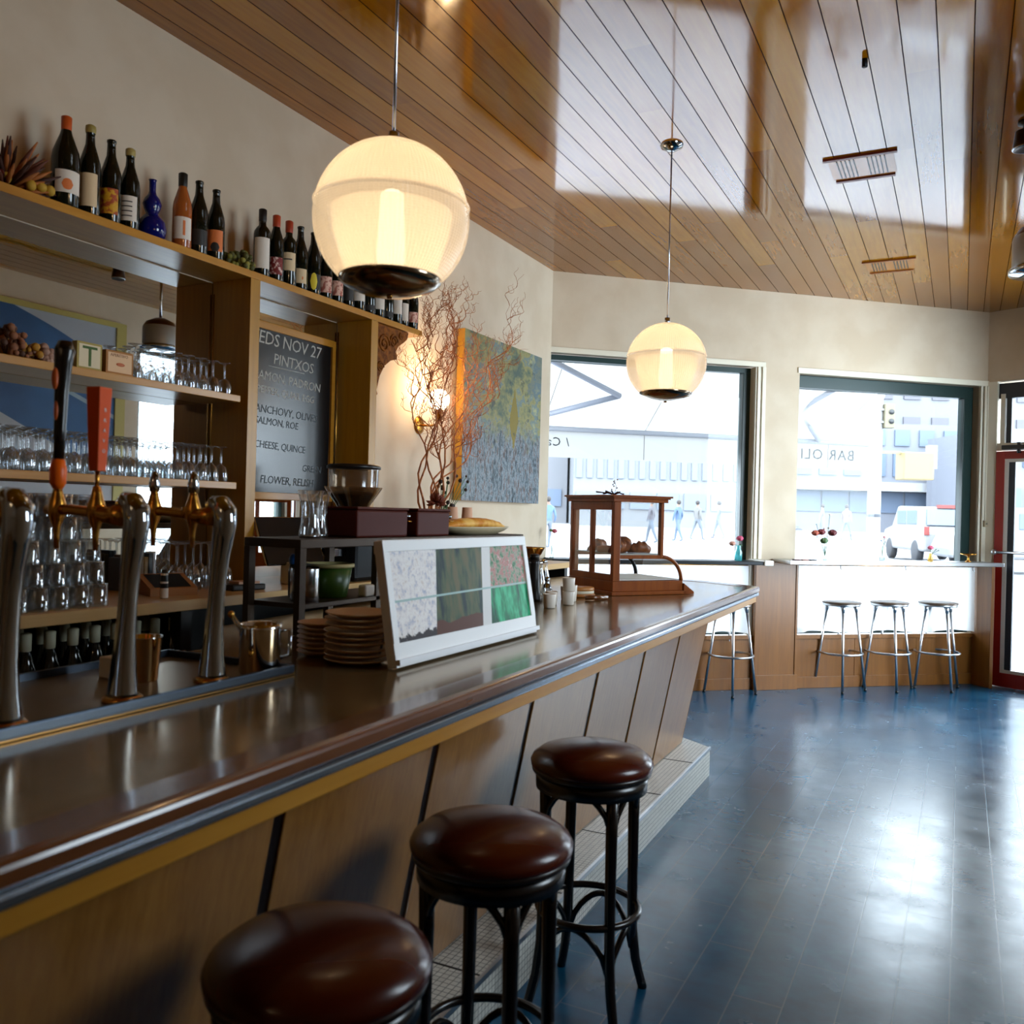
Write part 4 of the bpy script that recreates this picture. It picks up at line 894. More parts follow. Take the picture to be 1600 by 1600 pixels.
# white-framed leaning glass panel; its street reflection is painted in as colour
def reflection_mat():
    m = mat('painted_street_reflection', '#888888', .4, Specular_IOR_Level=.25); t = NT(m); v = t.obj()
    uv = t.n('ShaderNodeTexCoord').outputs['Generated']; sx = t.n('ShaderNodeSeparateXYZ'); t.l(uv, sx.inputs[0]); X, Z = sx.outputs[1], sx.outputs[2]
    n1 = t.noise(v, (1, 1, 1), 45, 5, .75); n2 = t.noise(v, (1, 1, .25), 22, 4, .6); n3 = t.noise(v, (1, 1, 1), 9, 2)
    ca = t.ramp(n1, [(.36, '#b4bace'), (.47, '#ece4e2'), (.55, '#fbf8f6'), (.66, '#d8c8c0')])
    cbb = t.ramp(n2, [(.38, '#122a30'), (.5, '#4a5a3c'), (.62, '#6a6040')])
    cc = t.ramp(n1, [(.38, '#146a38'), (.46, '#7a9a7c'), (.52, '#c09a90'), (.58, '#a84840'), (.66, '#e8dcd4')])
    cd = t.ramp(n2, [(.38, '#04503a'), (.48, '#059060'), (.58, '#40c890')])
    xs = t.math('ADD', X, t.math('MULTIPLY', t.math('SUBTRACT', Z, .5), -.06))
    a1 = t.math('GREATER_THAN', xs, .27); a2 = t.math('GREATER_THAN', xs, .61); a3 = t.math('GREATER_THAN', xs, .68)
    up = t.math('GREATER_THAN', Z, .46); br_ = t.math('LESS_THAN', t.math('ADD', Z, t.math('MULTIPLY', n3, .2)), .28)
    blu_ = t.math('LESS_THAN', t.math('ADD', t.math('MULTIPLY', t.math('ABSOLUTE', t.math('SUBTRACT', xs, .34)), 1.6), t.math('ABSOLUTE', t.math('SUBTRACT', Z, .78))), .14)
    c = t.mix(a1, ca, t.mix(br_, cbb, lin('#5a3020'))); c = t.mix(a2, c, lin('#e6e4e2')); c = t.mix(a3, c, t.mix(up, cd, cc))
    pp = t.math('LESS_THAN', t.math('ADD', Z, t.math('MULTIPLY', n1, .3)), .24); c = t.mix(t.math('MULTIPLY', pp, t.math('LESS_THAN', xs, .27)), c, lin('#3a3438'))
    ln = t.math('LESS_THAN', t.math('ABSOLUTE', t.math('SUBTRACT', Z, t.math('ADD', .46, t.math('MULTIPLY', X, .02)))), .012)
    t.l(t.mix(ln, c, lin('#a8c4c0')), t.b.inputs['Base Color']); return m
pf = empty('framed_panel', (-1.327, 1.94, BT+.0), BANG*.4, 'white-framed glossy panel with a painted street reflection, leaning on the bar', 'framed picture')
L_, Hh = .885, .345; lean = .17
def tilt(x, y, z): return (x*math.cos(lean)-z*math.sin(lean)*1.0-.0, y, z*math.cos(lean)+x*math.sin(lean))
def tb_(x0, x1, y0, y1, z0, z1):
    b_ = MB().box(x0, x1, y0, y1, z0, z1); b_.v = [tilt(*p) for p in b_.v]; return b_
fm = MB()
for q in ((-.03, 0, 0, L_, .0, .062), (-.03, 0, 0, L_, Hh-.032, Hh), (-.03, 0, 0, .028, .062, Hh-.032), (-.03, 0, L_-.028, L_, .062, Hh-.032)): b_ = tb_(*q); fm.add(b_.v, b_.f)
o = fm.build('frame', mat('white_gloss_frame', '#fafafa', .35), pf, bevel=.003)
tb_(-.026, -.006, .028, L_-.028, .062, Hh-.032).build('print', reflection_mat(), pf)  # painted patches standing in for the street mirrored in the glass
fm = MB(); b_ = tb_(0, .012, 0, L_, .008, .022); fm.add(b_.v, b_.f); fm.build('front_lip', mat('white_gloss_lip', '#f6f7fa', .3), pf)
zf = -.03*math.sin(lean)
MB().tube([(-.075, .1, .2), (-.13, .1, 0.004)], .004, 6).tube([(-.075, L_-.1, .2), (-.13, L_-.1, .004)], .004, 6).build('prop', M['alu'], pf)
pf.location.z = BT+.0055
# shakers and jug on the tray
M['polish'] = mat('polished_steel', '#e6e2dc', .1, 1)
sk = empty('steel_shaker', (-1.72, 1.455, TZ), 0, 'steel shaker cup standing between the two right-hand tap columns', 'shaker')
MB().lathe([(0, 0), (.032, 0), (.034, .003), (.042, .103), (.0435, .105), (.041, .104), (.033, .01), (0, .008)], n=32).build('cup', M['polish'], sk)
jg = empty('steel_jug', (-1.60, 1.735, TZ), 0, 'tall steel jug holding tongs beside the small plate stack', 'jug')
jg.location = (-1.575, 1.69, TZ)
MB().lathe([(0, 0), (.048, 0), (.051, .004), (.051, .112), (.054, .124), (.050, .12), (.048, .01), (0, .008)], n=32).build('jug_body', M['polish'], jg)
MB().tube([(.02, .045, .10), (.045, .060, .105), (.045, .060, .04), (.02, .046, .03)], .005, 8).build('handle', M['chrome'], jg)
tg = empty('bar_tongs', (-1.575, 1.69, TZ+.02), 0, 'steel tongs leaning out of the tall jug', 'tongs')
MB().tube([(.01, .0, .0), (-.015, -.02, .06), (-.05, -.045, .125)], .003, 6).tube([(.0, -.01, .0), (-.02, -.03, .06), (-.052, -.05, .122)], .003, 6).build('arms', M['steel'], tg)
MB().ball((-.053, -.049, .127), .009, 10).build('tip', M['brass'], tg)
tag(MB().box(-1.83, -1.79, 1.42, 1.47, TZ, TZ+.05).build('white_carton', M['paper'], bevel=.003), 'small white carton on the tray left of the shaker cup', 'carton')
# cups, mill and jars near the case
cup = MB().lathe([(0, 0), (.024, 0), (.026, .003), (.030, .062), (.029, .064), (.027, .06), (.023, .006), (0, .005)], n=24).build('espresso_cup', mat('white_china', '#e9dfd2', .35))
tag(cup, '', 'cup', 'small white cups by the pastry case')
for k, (x, y, zz, l_) in enumerate([(-1.655, 3.62, BT, 'white cup nearest the leaning white frame'), (-1.70, 3.74, BT, 'white cup second from the leaning frame'), (-1.64, 3.80, BT, 'white cup in front of the glass pourer'), (-1.70, 3.96, BT, 'white cup closest to the pastry case'), (-1.64, 3.80, BT+.064, 'white cup stacked on another before the pourer'), (-1.76, 4.05, BT, 'white cup half hidden beside the board')]):
    q = cup if k == 0 else cup.copy()
    if k: COL.objects.link(q)
    q.location = (x, y, zz); q['label'] = l_
    if k in (3,): q.scale = (1.15, 1.15, 1.25)
ml = empty('pepper_mill', (-1.86, 3.88, BT), 0, 'tall black bottle-shaped mill right of the white frame', 'mill')
MB().lathe([(0, 0), (.04, 0), (.04, .01), (.03, .04), (.028, .10), (.024, .16), (.026, .18), (.026, .20), (0, .20)], n=24).build('mill_body', M['black'], ml)
MB().lathe([(0, .20), (.022, .20), (.024, .215), (.022, .225), (0, .228)], n=24).build('cap', M['black'], ml)
cp = empty('copper_bowl', (-1.995, 4.08, BT), 0, 'copper bowl lamp-like dish on a dark foot right of the frame', 'bowl')
cp['label'] = 'copper footed dish on a dark stem behind the black mill'
MB().lathe([(0, 0), (.04, 0), (.042, .008), (.012, .02), (.010, .16), (.03, .18), (0, .18)], n=24).build('foot', M['blackm'], cp)
MB().lathe([(.01, .18), (.05, .19), (.07, .215), (.085, .245), (.088, .25), (.066, .225), (0, .195)], n=28).build('dish', M['brass'], cp)
for k, (x, y, l_) in enumerate([(-1.90, 4.02, 'clear cone-shaped glass jar right of the black mill'), (-1.93, 4.14, 'clear cone-shaped glass jar nearest the pastry case door')]):
    jr = empty('glass_jar', (x, y, BT), 0, l_, 'jar')
    MB().lathe([(0, .003), (.045, 0), (.046, .02), (.03, .10), (.018, .15), (.02, .17)], n=24).build('jar_body', M['clear'], jr)
    MB().lathe([(0, .19), (.012, .188), (.022, .17), (.0, .168)], n=16).build('stopper', M['steel'], jr)
pr_ = empty('sugar_pourer', (-1.78, 3.86, BT), 0, 'round silver-lidded pourer between the white cups', 'pourer')
MB().lathe([(0, 0), (.03, 0), (.035, .02), (.032, .05), (.02, .07)], n=24).build('glass_body', M['clear'], pr_)
MB().lathe([(.022, .068), (.016, .085), (.006, .092), (.014, .105), (.012, .118), (0, .122)], n=20).build('lid', M['chrome'], pr_)
# boards / plates left of case
for k, (c_, l_, r1) in enumerate([('#a8682c', 'round wooden board at the bottom beside the pastry case', .085), ('#d9cdb4', 'cream plate on the round wooden board by the case', .08), ('#b87838', 'upper wooden board topping the plates by the case', .08)]):
    o = MB().lathe([(0, 0), (r1*.97, 0), (r1, .004), (r1, .012), (r1*.97, .016), (0, .016)], n=36).build('round_board' if k != 1 else 'plate', wood('board_'+c_[1:], c_, c_, 'x', .4) if k != 1 else mat('cream_plate', c_, .4))
    tag(o, l_, 'board' if k != 1 else 'plate'); o.location = (-1.77, 4.235, BT+.0165*k)
sc_ = tag(MB().tube([(-1.66, 4.06, BT+.012), (-1.62, 4.10, BT+.014), (-1.585, 4.16, BT+.012)], .012, 8).build('wooden_scoop', M['walnut']), 'short dark scoop lying before the round boards', 'scoop')
# ------------------------------------------------------------------ pastry case
CA = math.atan2(.813, .582)
cs = empty('pastry_case', (-1.64, 4.385, BT), CA, 'antique wood and glass pastry case with curved front', 'display case')
CW = M['case'] = wood('case_mahogany', '#7a380c', '#9c5218', 'z', .3)
# local x along the long side (towards the room end), y across to the left/back
LX, LY, CH = .335, .45, .53; sw = .028
b = MB().box(-.012, LX+.15, -.012, LY+.012, .0, .02).box(0, LX+.13, 0, LY, .02, .075)
b.build('base_box', CW, cs, bevel=.003)
b = MB().add([(LX+.13, -.012, 0), (LX+.20, -.012, 0), (LX+.20, LY+.012, 0), (LX+.13, LY+.012, 0), (LX+.13, -.012, .06), (LX+.20, -.012, .012), (LX+.20, LY+.012, .012), (LX+.13, LY+.012, .06)], [(3, 2, 1, 0), (4, 5, 6, 7), (0, 1, 5, 4), (1, 2, 6, 5), (2, 3, 7, 6), (3, 0, 4, 7)]); b.build('sloped_foot', CW, cs)
for x, y in ((0, 0), (0, LY-sw), (LX-sw, 0), (LX-sw, LY-sw)): MB().box(x, x+sw*(1.6 if x == 0 else .75), y, y+sw, .075 if x == 0 else .20, CH-.03).build('corner_post', CW, cs, bevel=.003)
MB().box(-.02, LX+.02, -.02, LY+.02, CH-.012, CH).box(-.012, LX+.01, -.012, LY+.012, CH-.03, CH-.012).box(-.028, LX+.03, -.028, LY+.028, CH-.004, CH+.006).build('cornice', CW, cs, bevel=.002)
MB().box(0, .022, LY/2-.014, LY/2+.014, .075, CH-.03).box(0, .02, sw, LY-sw, .075, .11).box(0, .02, sw, LY-sw, CH-.075, CH-.03).build('door_frame', CW, cs, bevel=.002)
MB().box(.01, LX-.0, 0.002, sw*.7, .195, .215).box(.01, LX, LY-sw*.7, LY-.002, .195, .215).build('shelf_rail', CW, cs)
MB().box(.03, LX-.02, .02, LY-.02, .215, .222).build('glass_shelf', mat('pale_shelf', '#c8ccc4', .2), cs)
MB().box(.03, LX+.12, .02, LY-.02, .078, .082).build('tray_liner', M['paper'], cs)
for y in (0.0, LY-.02):
    arc = [(LX-.01+.135*math.sin(t*PI/2/10), y+.01, .075+.130*math.cos(t*PI/2/10)) for t in range(11)]
    MB().tube(arc, .011, 8).build('curved_rib', CW if y == 0 else M['blackm'], cs)
n = 12; v = []
for t in range(n+1):
    a = t*PI/2/n; v += [(LX-.01+.132*math.sin(a), .012, .075+.127*math.cos(a)), (LX-.01+.132*math.sin(a), LY-.012, .075+.127*math.cos(a))]
M['case_glass'] = thin_glass('case_glass', (.97, .98, .98), .2)
MB().add(v, [(2*i, 2*i+2, 2*i+3, 2*i+1) for i in range(n)], True).build('curved_glass', M['case_glass'], cs)
MB().quad((.04, .006, .215), (LX-.02, .006, .215), (LX-.02, .006, CH-.03), (.04, .006, CH-.03)).quad((.04, LY-.006, .215), (LX-.02, LY-.006, .215), (LX-.02, LY-.006, CH-.03), (.04, LY-.006, CH-.03)).quad((LX-.008, .02, .215), (LX-.008, LY-.02, .215), (LX-.008, LY-.02, CH-.03), (LX-.008, .02, CH-.03)).quad((.01, .02, .11), (.01, LY-.02, .11), (.01, LY-.02, CH-.08), (.01, .02, CH-.08)).build('case_panes', M['case_glass'], cs)
# pastries
cm = noisy('croissant_crust', '#6a2e0c', '#9c5420', 30, .45, bump=.3)
def pastry(lx, ly, lz, s, label, rz=0):
    v = []; f = []; n = 20; m_ = 10
    for i in range(n+1):
        t = i/n; a = -1.1+2.2*t; e = math.sin(PI*min(max(t, .03), .97))**.6*(1+.09*math.sin(t*PI*10)); c_ = Vector((math.sin(a)*.05, -math.cos(a)*.03+.03, .024*e))
        for j in range(m_):
            b_ = 2*PI*j/m_; v.append((c_.x+math.sin(a)*.026*e*math.cos(b_), c_.y-math.cos(a)*.026*e*math.cos(b_), c_.z+.024*e*math.sin(b_)))
    for i in range(n):
        for j in range(m_): f.append((i*m_+j, i*m_+(j+1) % m_, (i+1)*m_+(j+1) % m_, (i+1)*m_+j))
    o = MB().add([tuple(Vector(p)*s) for p in v], f, True).build('croissant', cm)
    p = Vector((math.cos(CA)*lx-math.sin(CA)*ly, math.sin(CA)*lx+math.cos(CA)*ly, lz)); o.location = cs.location+p; o.rotation_euler[2] = CA+rz
    tag(o, label, 'pastry', 'croissants in the pastry case'); return o
pastry(.10, .10, .222, 1.49, 'croissant at the left front of the case shelf', .4); pastry(.17, .16, .222, 1.76, 'largest croissant, middle of the case shelf', 1.2)
pastry(.235, .09, .222, 1.35, 'croissant at the right front of the case shelf', -.3); pastry(.10, .30, .222, 1.43, 'croissant at the back of the case by the doors', .2)
ct = empty('cake_stand', cs.location+Vector((math.cos(CA)*.09-math.sin(CA)*.20, math.sin(CA)*.09+math.cos(CA)*.20, .222)), 0, 'tan flat cake resting behind the case doors', 'cake'); ct.name = 'flat_cake'
MB().lathe([(0, 0), (.05, 0), (.056, .01), (.054, .03), (.03, .036), (0, .037)], n=24).build('cake_body', mat('cake_tan', '#c98a3c', .6), ct)
ct.location += Vector((0, 0, 0)); 
tw = empty('dried_sprig', cs.location+Vector((math.cos(CA)*.09-math.sin(CA)*.14, math.sin(CA)*.09+math.cos(CA)*.14, CH+.008)), 0, 'dark dried sprig lying on top of the pastry case', 'sprig')
b = MB(); rr = random.Random(9)
for k in range(8):
    a = rr.uniform(0, 6.28); L = rr.uniform(.05, .11); b.tube([(0, 0, .003), (math.cos(a)*L*.5, math.sin(a)*L*.5, .012), (math.cos(a)*L, math.sin(a)*L, .004+rr.uniform(0, .02))], [.004, .003, .005], 6)
b.build('leaves', mat('dark_leaf', '#3a2018', .7), tw)
b = MB().tube([(0, 0, .004), (.01, 0, .04), (-.005, .01, .085)], .0012, 5)
for k in range(7): b.ball((rr.uniform(-.02, .025), rr.uniform(-.01, .02), .03+.009*k), .0045, 6)
b.build('berries', mat('brown_berry', '#7a5a4c', .7), tw)
# ------------------------------------------------------------------ left wall: painting, sconce, twigs
def paint_mat():
    m = mat('abstract_paint', '#888866', .5); t = NT(m); v = t.obj(); g = t.n('ShaderNodeTexCoord').outputs['Generated']; sx = t.n('ShaderNodeSeparateXYZ'); t.l(g, sx.inputs[0]); Y, Z = sx.outputs[1], sx.outputs[2]
    a = t.noise(v, (1, 1, 1.5), 4.5, 5, .65); s = t.noise(v, (1, 3.2, 1), 11, 6, .75); s2 = t.noise(v, (1, 1, 1), 9, 6, .7); s3 = t.noise(v, (1, 1, 2.5), 3, 3)
    up = t.ramp(a, [(.34, '#3f544c'), (.43, '#6f7450'), (.50, '#8f8852'), (.56, '#5d7478'), (.66, '#a3a070')])
    lo = t.ramp(s, [(.36, '#0f1518'), (.45, '#4a5a64'), (.51, '#8a98a0'), (.57, '#5c4238'), (.66, '#2a3a44')])
    f = t.math('ADD', Z, t.math('MULTIPLY', t.math('SUBTRACT', s2, .5), .7)); r = t.ramp(f, [(.38, 0.0), (.52, 1.0)])
    c = t.mix(r, lo, up)
    bl = t.math('MULTIPLY', t.math('GREATER_THAN', t.math('ADD', Y, t.math('MULTIPLY', s3, .5)), 1.08), t.math('GREATER_THAN', t.math('ADD', Z, t.math('MULTIPLY', s2, .3)), .88)); c = t.mix(t.math('MULTIPLY', bl, .6), c, lin('#48606c'))
    ox = t.math('LESS_THAN', t.math('ADD', t.math('MULTIPLY', t.math('ABSOLUTE', t.math('SUBTRACT', Y, .62)), 9), t.math('MULTIPLY', t.math('ABSOLUTE', t.math('SUBTRACT', Z, .53)), 3)), t.math('ADD', .28, t.math('MULTIPLY', s2, .6))); c = t.mix(ox, c, lin('#7c6c14'))
    dk = t.math('LESS_THAN', s2, .40); t.l(t.mix(t.math('MULTIPLY', dk, .6), c, lin('#222c2c')), t.b.inputs['Base Color']); t.bump(s2, .5, .004); return m
pg = empty('abstract_painting', (-3.035, 5.05, 1.57), 0, 'large unframed green and grey abstract canvas on the left wall', 'painting')
MB().box(.055, .058, 0, 1.20, 0, 1.15).build('painted_face', paint_mat(), pg)
MB().box(.0, .055, 0, 1.20, 0, 1.15).build('canvas_edge', noisy('gold_canvas_edge', '#c08a1e', '#b98a3a', 12, .6), pg)
scn = empty('wall_sconce', (-3.05, 4.63, 2.03), 0, 'brass wall sconce with a small glowing white globe', 'wall lamp')
b = MB(); b.lathe([(0, .018), (.03, .016), (.055, .006), (.058, 0), (0, 0)], n=28); b.v = [(z, y, x) for x, y, z in b.v]; b.build('wall_plate', M['brass'], scn)
MB().tube([(.01, 0, 0), (.08, 0, -.005), (.13, 0, .0), (.145, 0, .03)], .007, 8).build('arm', M['brass'], scn)
MB().lathe([(0, .02), (.02, .02), (.022, .09), (.027, .10), (0, .10)], (.145, 0, 0), 20).build('lamp_holder', M['brass'], scn)
MB().ball((.145, 0, .155), .066, 28).build('globe', emit('sconce_globe', (1, .80, .52), 9), scn)
l = bpy.data.lights.new('sconce_light', 'POINT'); l.energy = 12; l.color = (1, .66, .34); l.shadow_soft_size = .066
lo = bpy.data.objects.new('sconce_light', l); COL.objects.link(lo); lo.parent = scn; lo.location = (.145, 0, .235)
# planter with curly twigs
vs = empty('twig_pot', (-2.80, 4.38, BZ), 0, 'brown pot holding the tall curly twigs', 'pot')
MB().lathe([(0, 0), (.08, 0), (.085, .01), (.10, .30), (.103, .315), (.095, .312), (.085, .26), (0, .25)], n=32).build('pot_body', brn, vs)
ar = empty('curly_twig_bunch', (-2.80, 4.38, BZ+.26), 0, 'tall spray of curly reddish twigs rising past the sconce', 'twigs')
rr = random.Random(21)
def twig(b, p, d, L, r, depth):
    d = Vector(d).normalized(); n = 16 if depth == 0 else 9; q = Vector(p); pts = [q.copy()]; dd = d.copy(); ph_ = rr.uniform(0, 6.28); w_ = rr.uniform(.75, 1.15)
    s1 = Vector((-d.y, d.x, 0)); s1 = s1.normalized() if s1.length > .05 else Vector((0, 1, 0)); s2_ = d.cross(s1)
    for i in range(n):
        am = .35 if depth == 0 else .8
        dd = (d+s1*math.sin(i*w_+ph_)*am+s2_*math.cos(i*w_*.8+ph_)*am).normalized(); q = q+dd*(L/n); q.x = min(max(q.x, -.22), .28); pts.append(q.copy())
    b.tube(pts, [max(r*(1-.8*i/n), .0009) for i in range(n+1)], 5 if depth < 2 else 4)
    if depth < 3:
        for i in range(6 if depth == 0 else 2, n+1):
            if rr.random() < (.62, .5, .4)[depth]:
                o = Vector((rr.uniform(-.5, .6), rr.uniform(-1, 1.1), rr.uniform(-.1, .9))); twig(b, pts[i], d*.9+o, L*(.30, .45, .5)[depth]*rr.uniform(.7, 1.2), r*(.5, .6, .7)[depth], depth+1)
mains = [(.00, -.16, 1, 1.15), (.06, .02, 1, 1.28), (0, .20, 1, 1.25), (.05, .36, 1, 1.2), (.06, .62, 1, 1.45), (-.05, .80, 1.0, 1.35), (.08, -.25, 1, 1.15), (.0, .12, 1, .95), (.02, .95, .9, 1.25)]
for i, (dx, dy, dz, L) in enumerate(mains):
    b = MB(); twig(b, (rr.uniform(-.04, .04), rr.uniform(-.06, .06), 0), (dx, dy*.9, dz), L, .0075, 0)
    b.build('twig', M['twig'], ar)
dp = empty('dried_protea', (-2.72, 4.33, BZ+.30), 0, 'rusty dried protea head at the foot of the tall twigs', 'dried flower')
b = MB()
for k in range(40):
    a = rr.uniform(0, 6.28); el = rr.uniform(-.3, 1.5); d = Vector((math.cos(a)*math.cos(el), math.sin(a)*math.cos(el), math.sin(el)))
    b.tube([d*.01+Vector((0, 0, .09)), d*.045+Vector((0, 0, .09)), d*.06+Vector((0, 0, .095))], [.006, .009, .001], 5)
b.build('flower_head', mat('rusty_petals', '#6a2a12', .7), dp); MB().tube([(-.02, .01, -.05), (0, 0, .09)], .004, 6).build('stem', M['twig'], dp)
gp = empty('dried_seed_stems', (-2.78, 4.50, BZ+.28), 0, 'green and dark seed-head stems beside the dried protea', 'stems')
sdm = mat('seed_dark', '#2c1c14', .7)
for k in range(16):
    p = Vector((rr.uniform(-.08, .1), rr.uniform(-.03, .25), rr.uniform(.08, .3))); b = MB().tube([(0, 0, -.02), p*.6, p], .0022, 5).build('stem', M['leaf'], gp); MB().ball(p, rr.uniform(.007, .014), 8).build('seed_head', sdm, b)
# ------------------------------------------------------------------ vases on the ledges
def bouquet(u, off, z, vase, flowers, label, gm):
    p = A+U*u+N*off; o = empty('flower_vase', (p.x, p.y, z), ANG, label, 'vase with flowers')
    MB().lathe(vase, n=20).build('vase', gm, o)
    h = vase[-1][1]; s = MB()
    cols = {}
    for (x, y, zz, r, c_) in flowers:
        s.tube([(0, 0, h*.3), (x*.3, y*.3, h), (x, y, zz)], .002, 5); cols.setdefault(c_, MB()).ball((x, y, zz), r, 10, .8)
        if r > .015:
            for k in range(7): cols[c_].ball((x+r*.7*math.cos(k*.9), y+r*.7*math.sin(k*.9), zz+r*.35*math.sin(k*2.1)), r*.45, 6)
    s.build('stems', M['leaf'], o)
    for c_, b_ in cols.items(): b_.build('blossom', mat('petal_'+c_[1:], c_, .6), o)
    return o
vg = thin_glass('clear_vase', (.88, .93, .92), .5, .04, .12, (.8, .9, .9)); va = thin_glass('aqua_vase', (.35, .75, .78), .4, .05, .35, (.3, .75, .78)); vam = thin_glass('amber_vase', (.95, .75, .35), .4, .05, .35, (.95, .7, .3))
bouquet(2.53, .15, 1.15, [(0, .002), (.018, 0), (.014, .04), (.020, .10), (.024, .12)], [(-.04, 0, .245, .034, '#6a1a1c'), (-.10, .0, .235, .032, '#a8503c'), (.07, 0, .24, .038, '#5a1418'), (.0, .02, .27, .012, '#c8a89c'), (.05, .03, .28, .010, '#b58a86'), (-.09, .0, .31, .006, '#6a8a80'), (.04, 0, .40, .009, '#f0eee6'), (-.01, 0, .17, .034, '#4c6a40')], 'clear vase with dark red blooms at the left of the right-hand window', vg)
bouquet(3.13, .12, 1.15, [(0, .002), (.025, 0), (.026, .08), (.024, .13)], [(.02, 0, .21, .014, '#e2a3a8'), (-.01, 0, .18, .010, '#a3b9d8'), (.03, 0, .17, .008, '#c9ccd8')], 'tall clear vase with pale pink flowers amid the right-hand window', vg)
bouquet(3.62, .14, 1.15, [(0, .002), (.022, 0), (.026, .03), (.014, .06), (.016, .075)], [(.0, 0, .125, .024, '#d8607c'), (.06, 0, .11, .008, '#8a9a8c'), (.085, 0, .10, .007, '#7c8c84')], 'small amber vase with one pink flower near the brass dish', vam)
bouquet(1.70, .14, 1.135, [(0, .002), (.030, 0), (.032, .07), (.018, .10), (.018, .13)], [(.01, 0, .19, .030, '#cc5476'), (-.06, 0, .145, .028, '#cf9a88'), (.02, .0, .13, .012, '#2e5a34')], 'aqua glass vase with a pink bloom against the dark window frame', va)
bouquet(.03, .15, 1.135, [(0, .002), (.018, 0), (.02, .06), (.016, .10)], [(.02, 0, .22, .022, '#b85a68'), (-.01, 0, .225, .014, '#4f7a3a')], 'narrow vase with a rosy flower against the left wall corner', vg)
p = A+U*4.02+N*.15; bd = empty('brass_dish', (p.x, p.y, 1.15), 0, 'small brass footed dish at the right end of the ledge', 'dish')
MB().lathe([(0, 0), (.025, 0), (.025, .006), (.009, .015), (.009, .05), (.03, .058), (.055, .068), (.075, .076), (.055, .064), (0, .055)], n=28).build('dish_body', M['brass'], bd)
p = A+U*2.22+N*.285
for k, (c_, l_) in enumerate([('#4a1a12', 'dark red matchbook at the left end of the window ledge'), ('#8a5a48', 'rosy matchbook second along the window ledge'), ('#1c1412', 'black matchbook at the edge of the window ledge')]):
    q = p+U*(.075*k-.05); o = tag(MB().box(-.03, .03, -.02, .02, 0, .010).build('matchbook', mat('match_'+c_[1:], c_, .6), loc=(q.x, q.y, 1.15), rz=ANG+.1*k), l_, 'matchbook')
# ------------------------------------------------------------------ right-wall painting (seen in the mirror)
def sea_mat():
    m = mat('blue_mural_paint', '#1a4a78', .5); t = NT(m); g = t.n('ShaderNodeTexCoord').outputs['Generated']; sx = t.n('ShaderNodeSeparateXYZ'); t.l(g, sx.inputs[0]); Y, Z = t.math('ADD', t.math('MULTIPLY', sx.outputs[1], .58), .42), sx.outputs[2]
    n1 = t.noise(g, (1, 1, 1), 3, 3)
    blue = t.ramp(n1, [(.35, '#12406e'), (.65, '#1d568a')])
    ridge = t.math('ADD', t.math('MULTIPLY', t.math('SUBTRACT', 1.0, Y), .86), .74)
    ridge = t.math('ADD', ridge, t.math('MULTIPLY', t.math('SINE', t.math('MULTIPLY', Y, 9)), .03))
    sky = t.math('GREATER_THAN', Z, ridge)
    c = t.mix(sky, blue, lin('#a8b0ba'))
    l1 = t.math('ABSOLUTE', t.math('SUBTRACT', Z, t.math('ADD', .50, t.math('MULTIPLY', t.math('SUBTRACT', 1, Y), .75))))
    c = t.mix(t.math('LESS_THAN', l1, .012), c, lin('#8fa3b0'))
    sn = t.math('LESS_THAN', Z, t.math('SUBTRACT', 1.06, t.math('MULTIPLY', Y, .9)))
    c = t.mix(sn, c, lin('#b0b2b8')); t.l(c, t.b.inputs['Base Color']); return m
mu = empty('blue_mural', (XR, 3.85, 1.45), 0, 'big blue mountain-shaped painting mirrored behind the glass shelves', 'painting')
MB().box(-.03, 0, 0, 2.0, 0, 1.75).build('canvas', sea_mat(), mu)
MB().box(-.045, 0, 2.0, 2.11, -.05, 1.8).box(-.045, 0, -.05, 0, -.05, 1.8).box(-.045, 0, 0, 2.0, -.05, 0).box(-.045, 0, 0, 2.0, 1.75, 1.8).build('frame', mat('straw_frame', '#b8a85a', .5), mu)
# ------------------------------------------------------------------ outdoors
def gz(d): return -.04+.0165*(d-9.5)
GW = 70
def gp_(d, s): p = FW*d+RT*s; return (p.x, p.y, gz(d))
gm = noisy('pale_pavement', '#a9a7a4', '#b8b5b2', .6, .9)
struct(MB().quad(gp_(5.5, -GW), gp_(5.5, GW), gp_(140, GW), gp_(140, -GW)).build('trim_8', noisy('road_surface', '#7c7c7f', '#868689', .4, .9), loc=(0, 0, -.02)))
# awning
aw = empty('shop_awning', A, ANG, 'white canvas awning with lettered valance outside the windows', 'awning')
ax0, ax1 = -1.2, 4.43; o_ = 1.9; zt_, zp = 2.95, 2.40
b = MB(); n = 7
b.add([(-1.2, .26, 3.12), (3.55, .26, 3.12), (ax1, o_, zp), (ax0, o_, zp)], [(0, 1, 2, 3)])
b.build('canopy', M['canvas'], aw)
MB().quad((ax0, o_, zp-.02), (ax1, o_, zp-.02), (ax1, o_+.01, 2.09), (ax0, o_+.01, 2.09)).build('valance', M['canvas'], aw)
MB().tube([(ax0, o_, zp), (ax1, o_, zp)], .035, 10).build('front_bar', mat('awning_bar', '#7e8088', .5), aw)
gm2 = mat('awning_arm', '#787b86', .5)
for (a, b_, c_) in (((-.2, .3, 2.95), (1.05, 1.1, 2.66), (.1, o_, zp)), ((3.16, .40, 2.86), (3.22, 1.42, 2.68), (3.74, o_-.05, zp))): MB().tube([a, b_], .028, 8).tube([b_, c_], .028, 8).build('folding_arm', gm2, aw)
sm_ = mat('seam', '#6a6662', .8)
b = MB()
for x in (.5, 1.65, 2.8, 3.9): b.tube([(x-.18, .26, 3.11), (x, o_, zp+.005)], .004, 4).tube([(x, o_+.002, zp-.02), (x, o_+.005, 2.10)], .004, 4)
b.build('seams', sm_, aw)
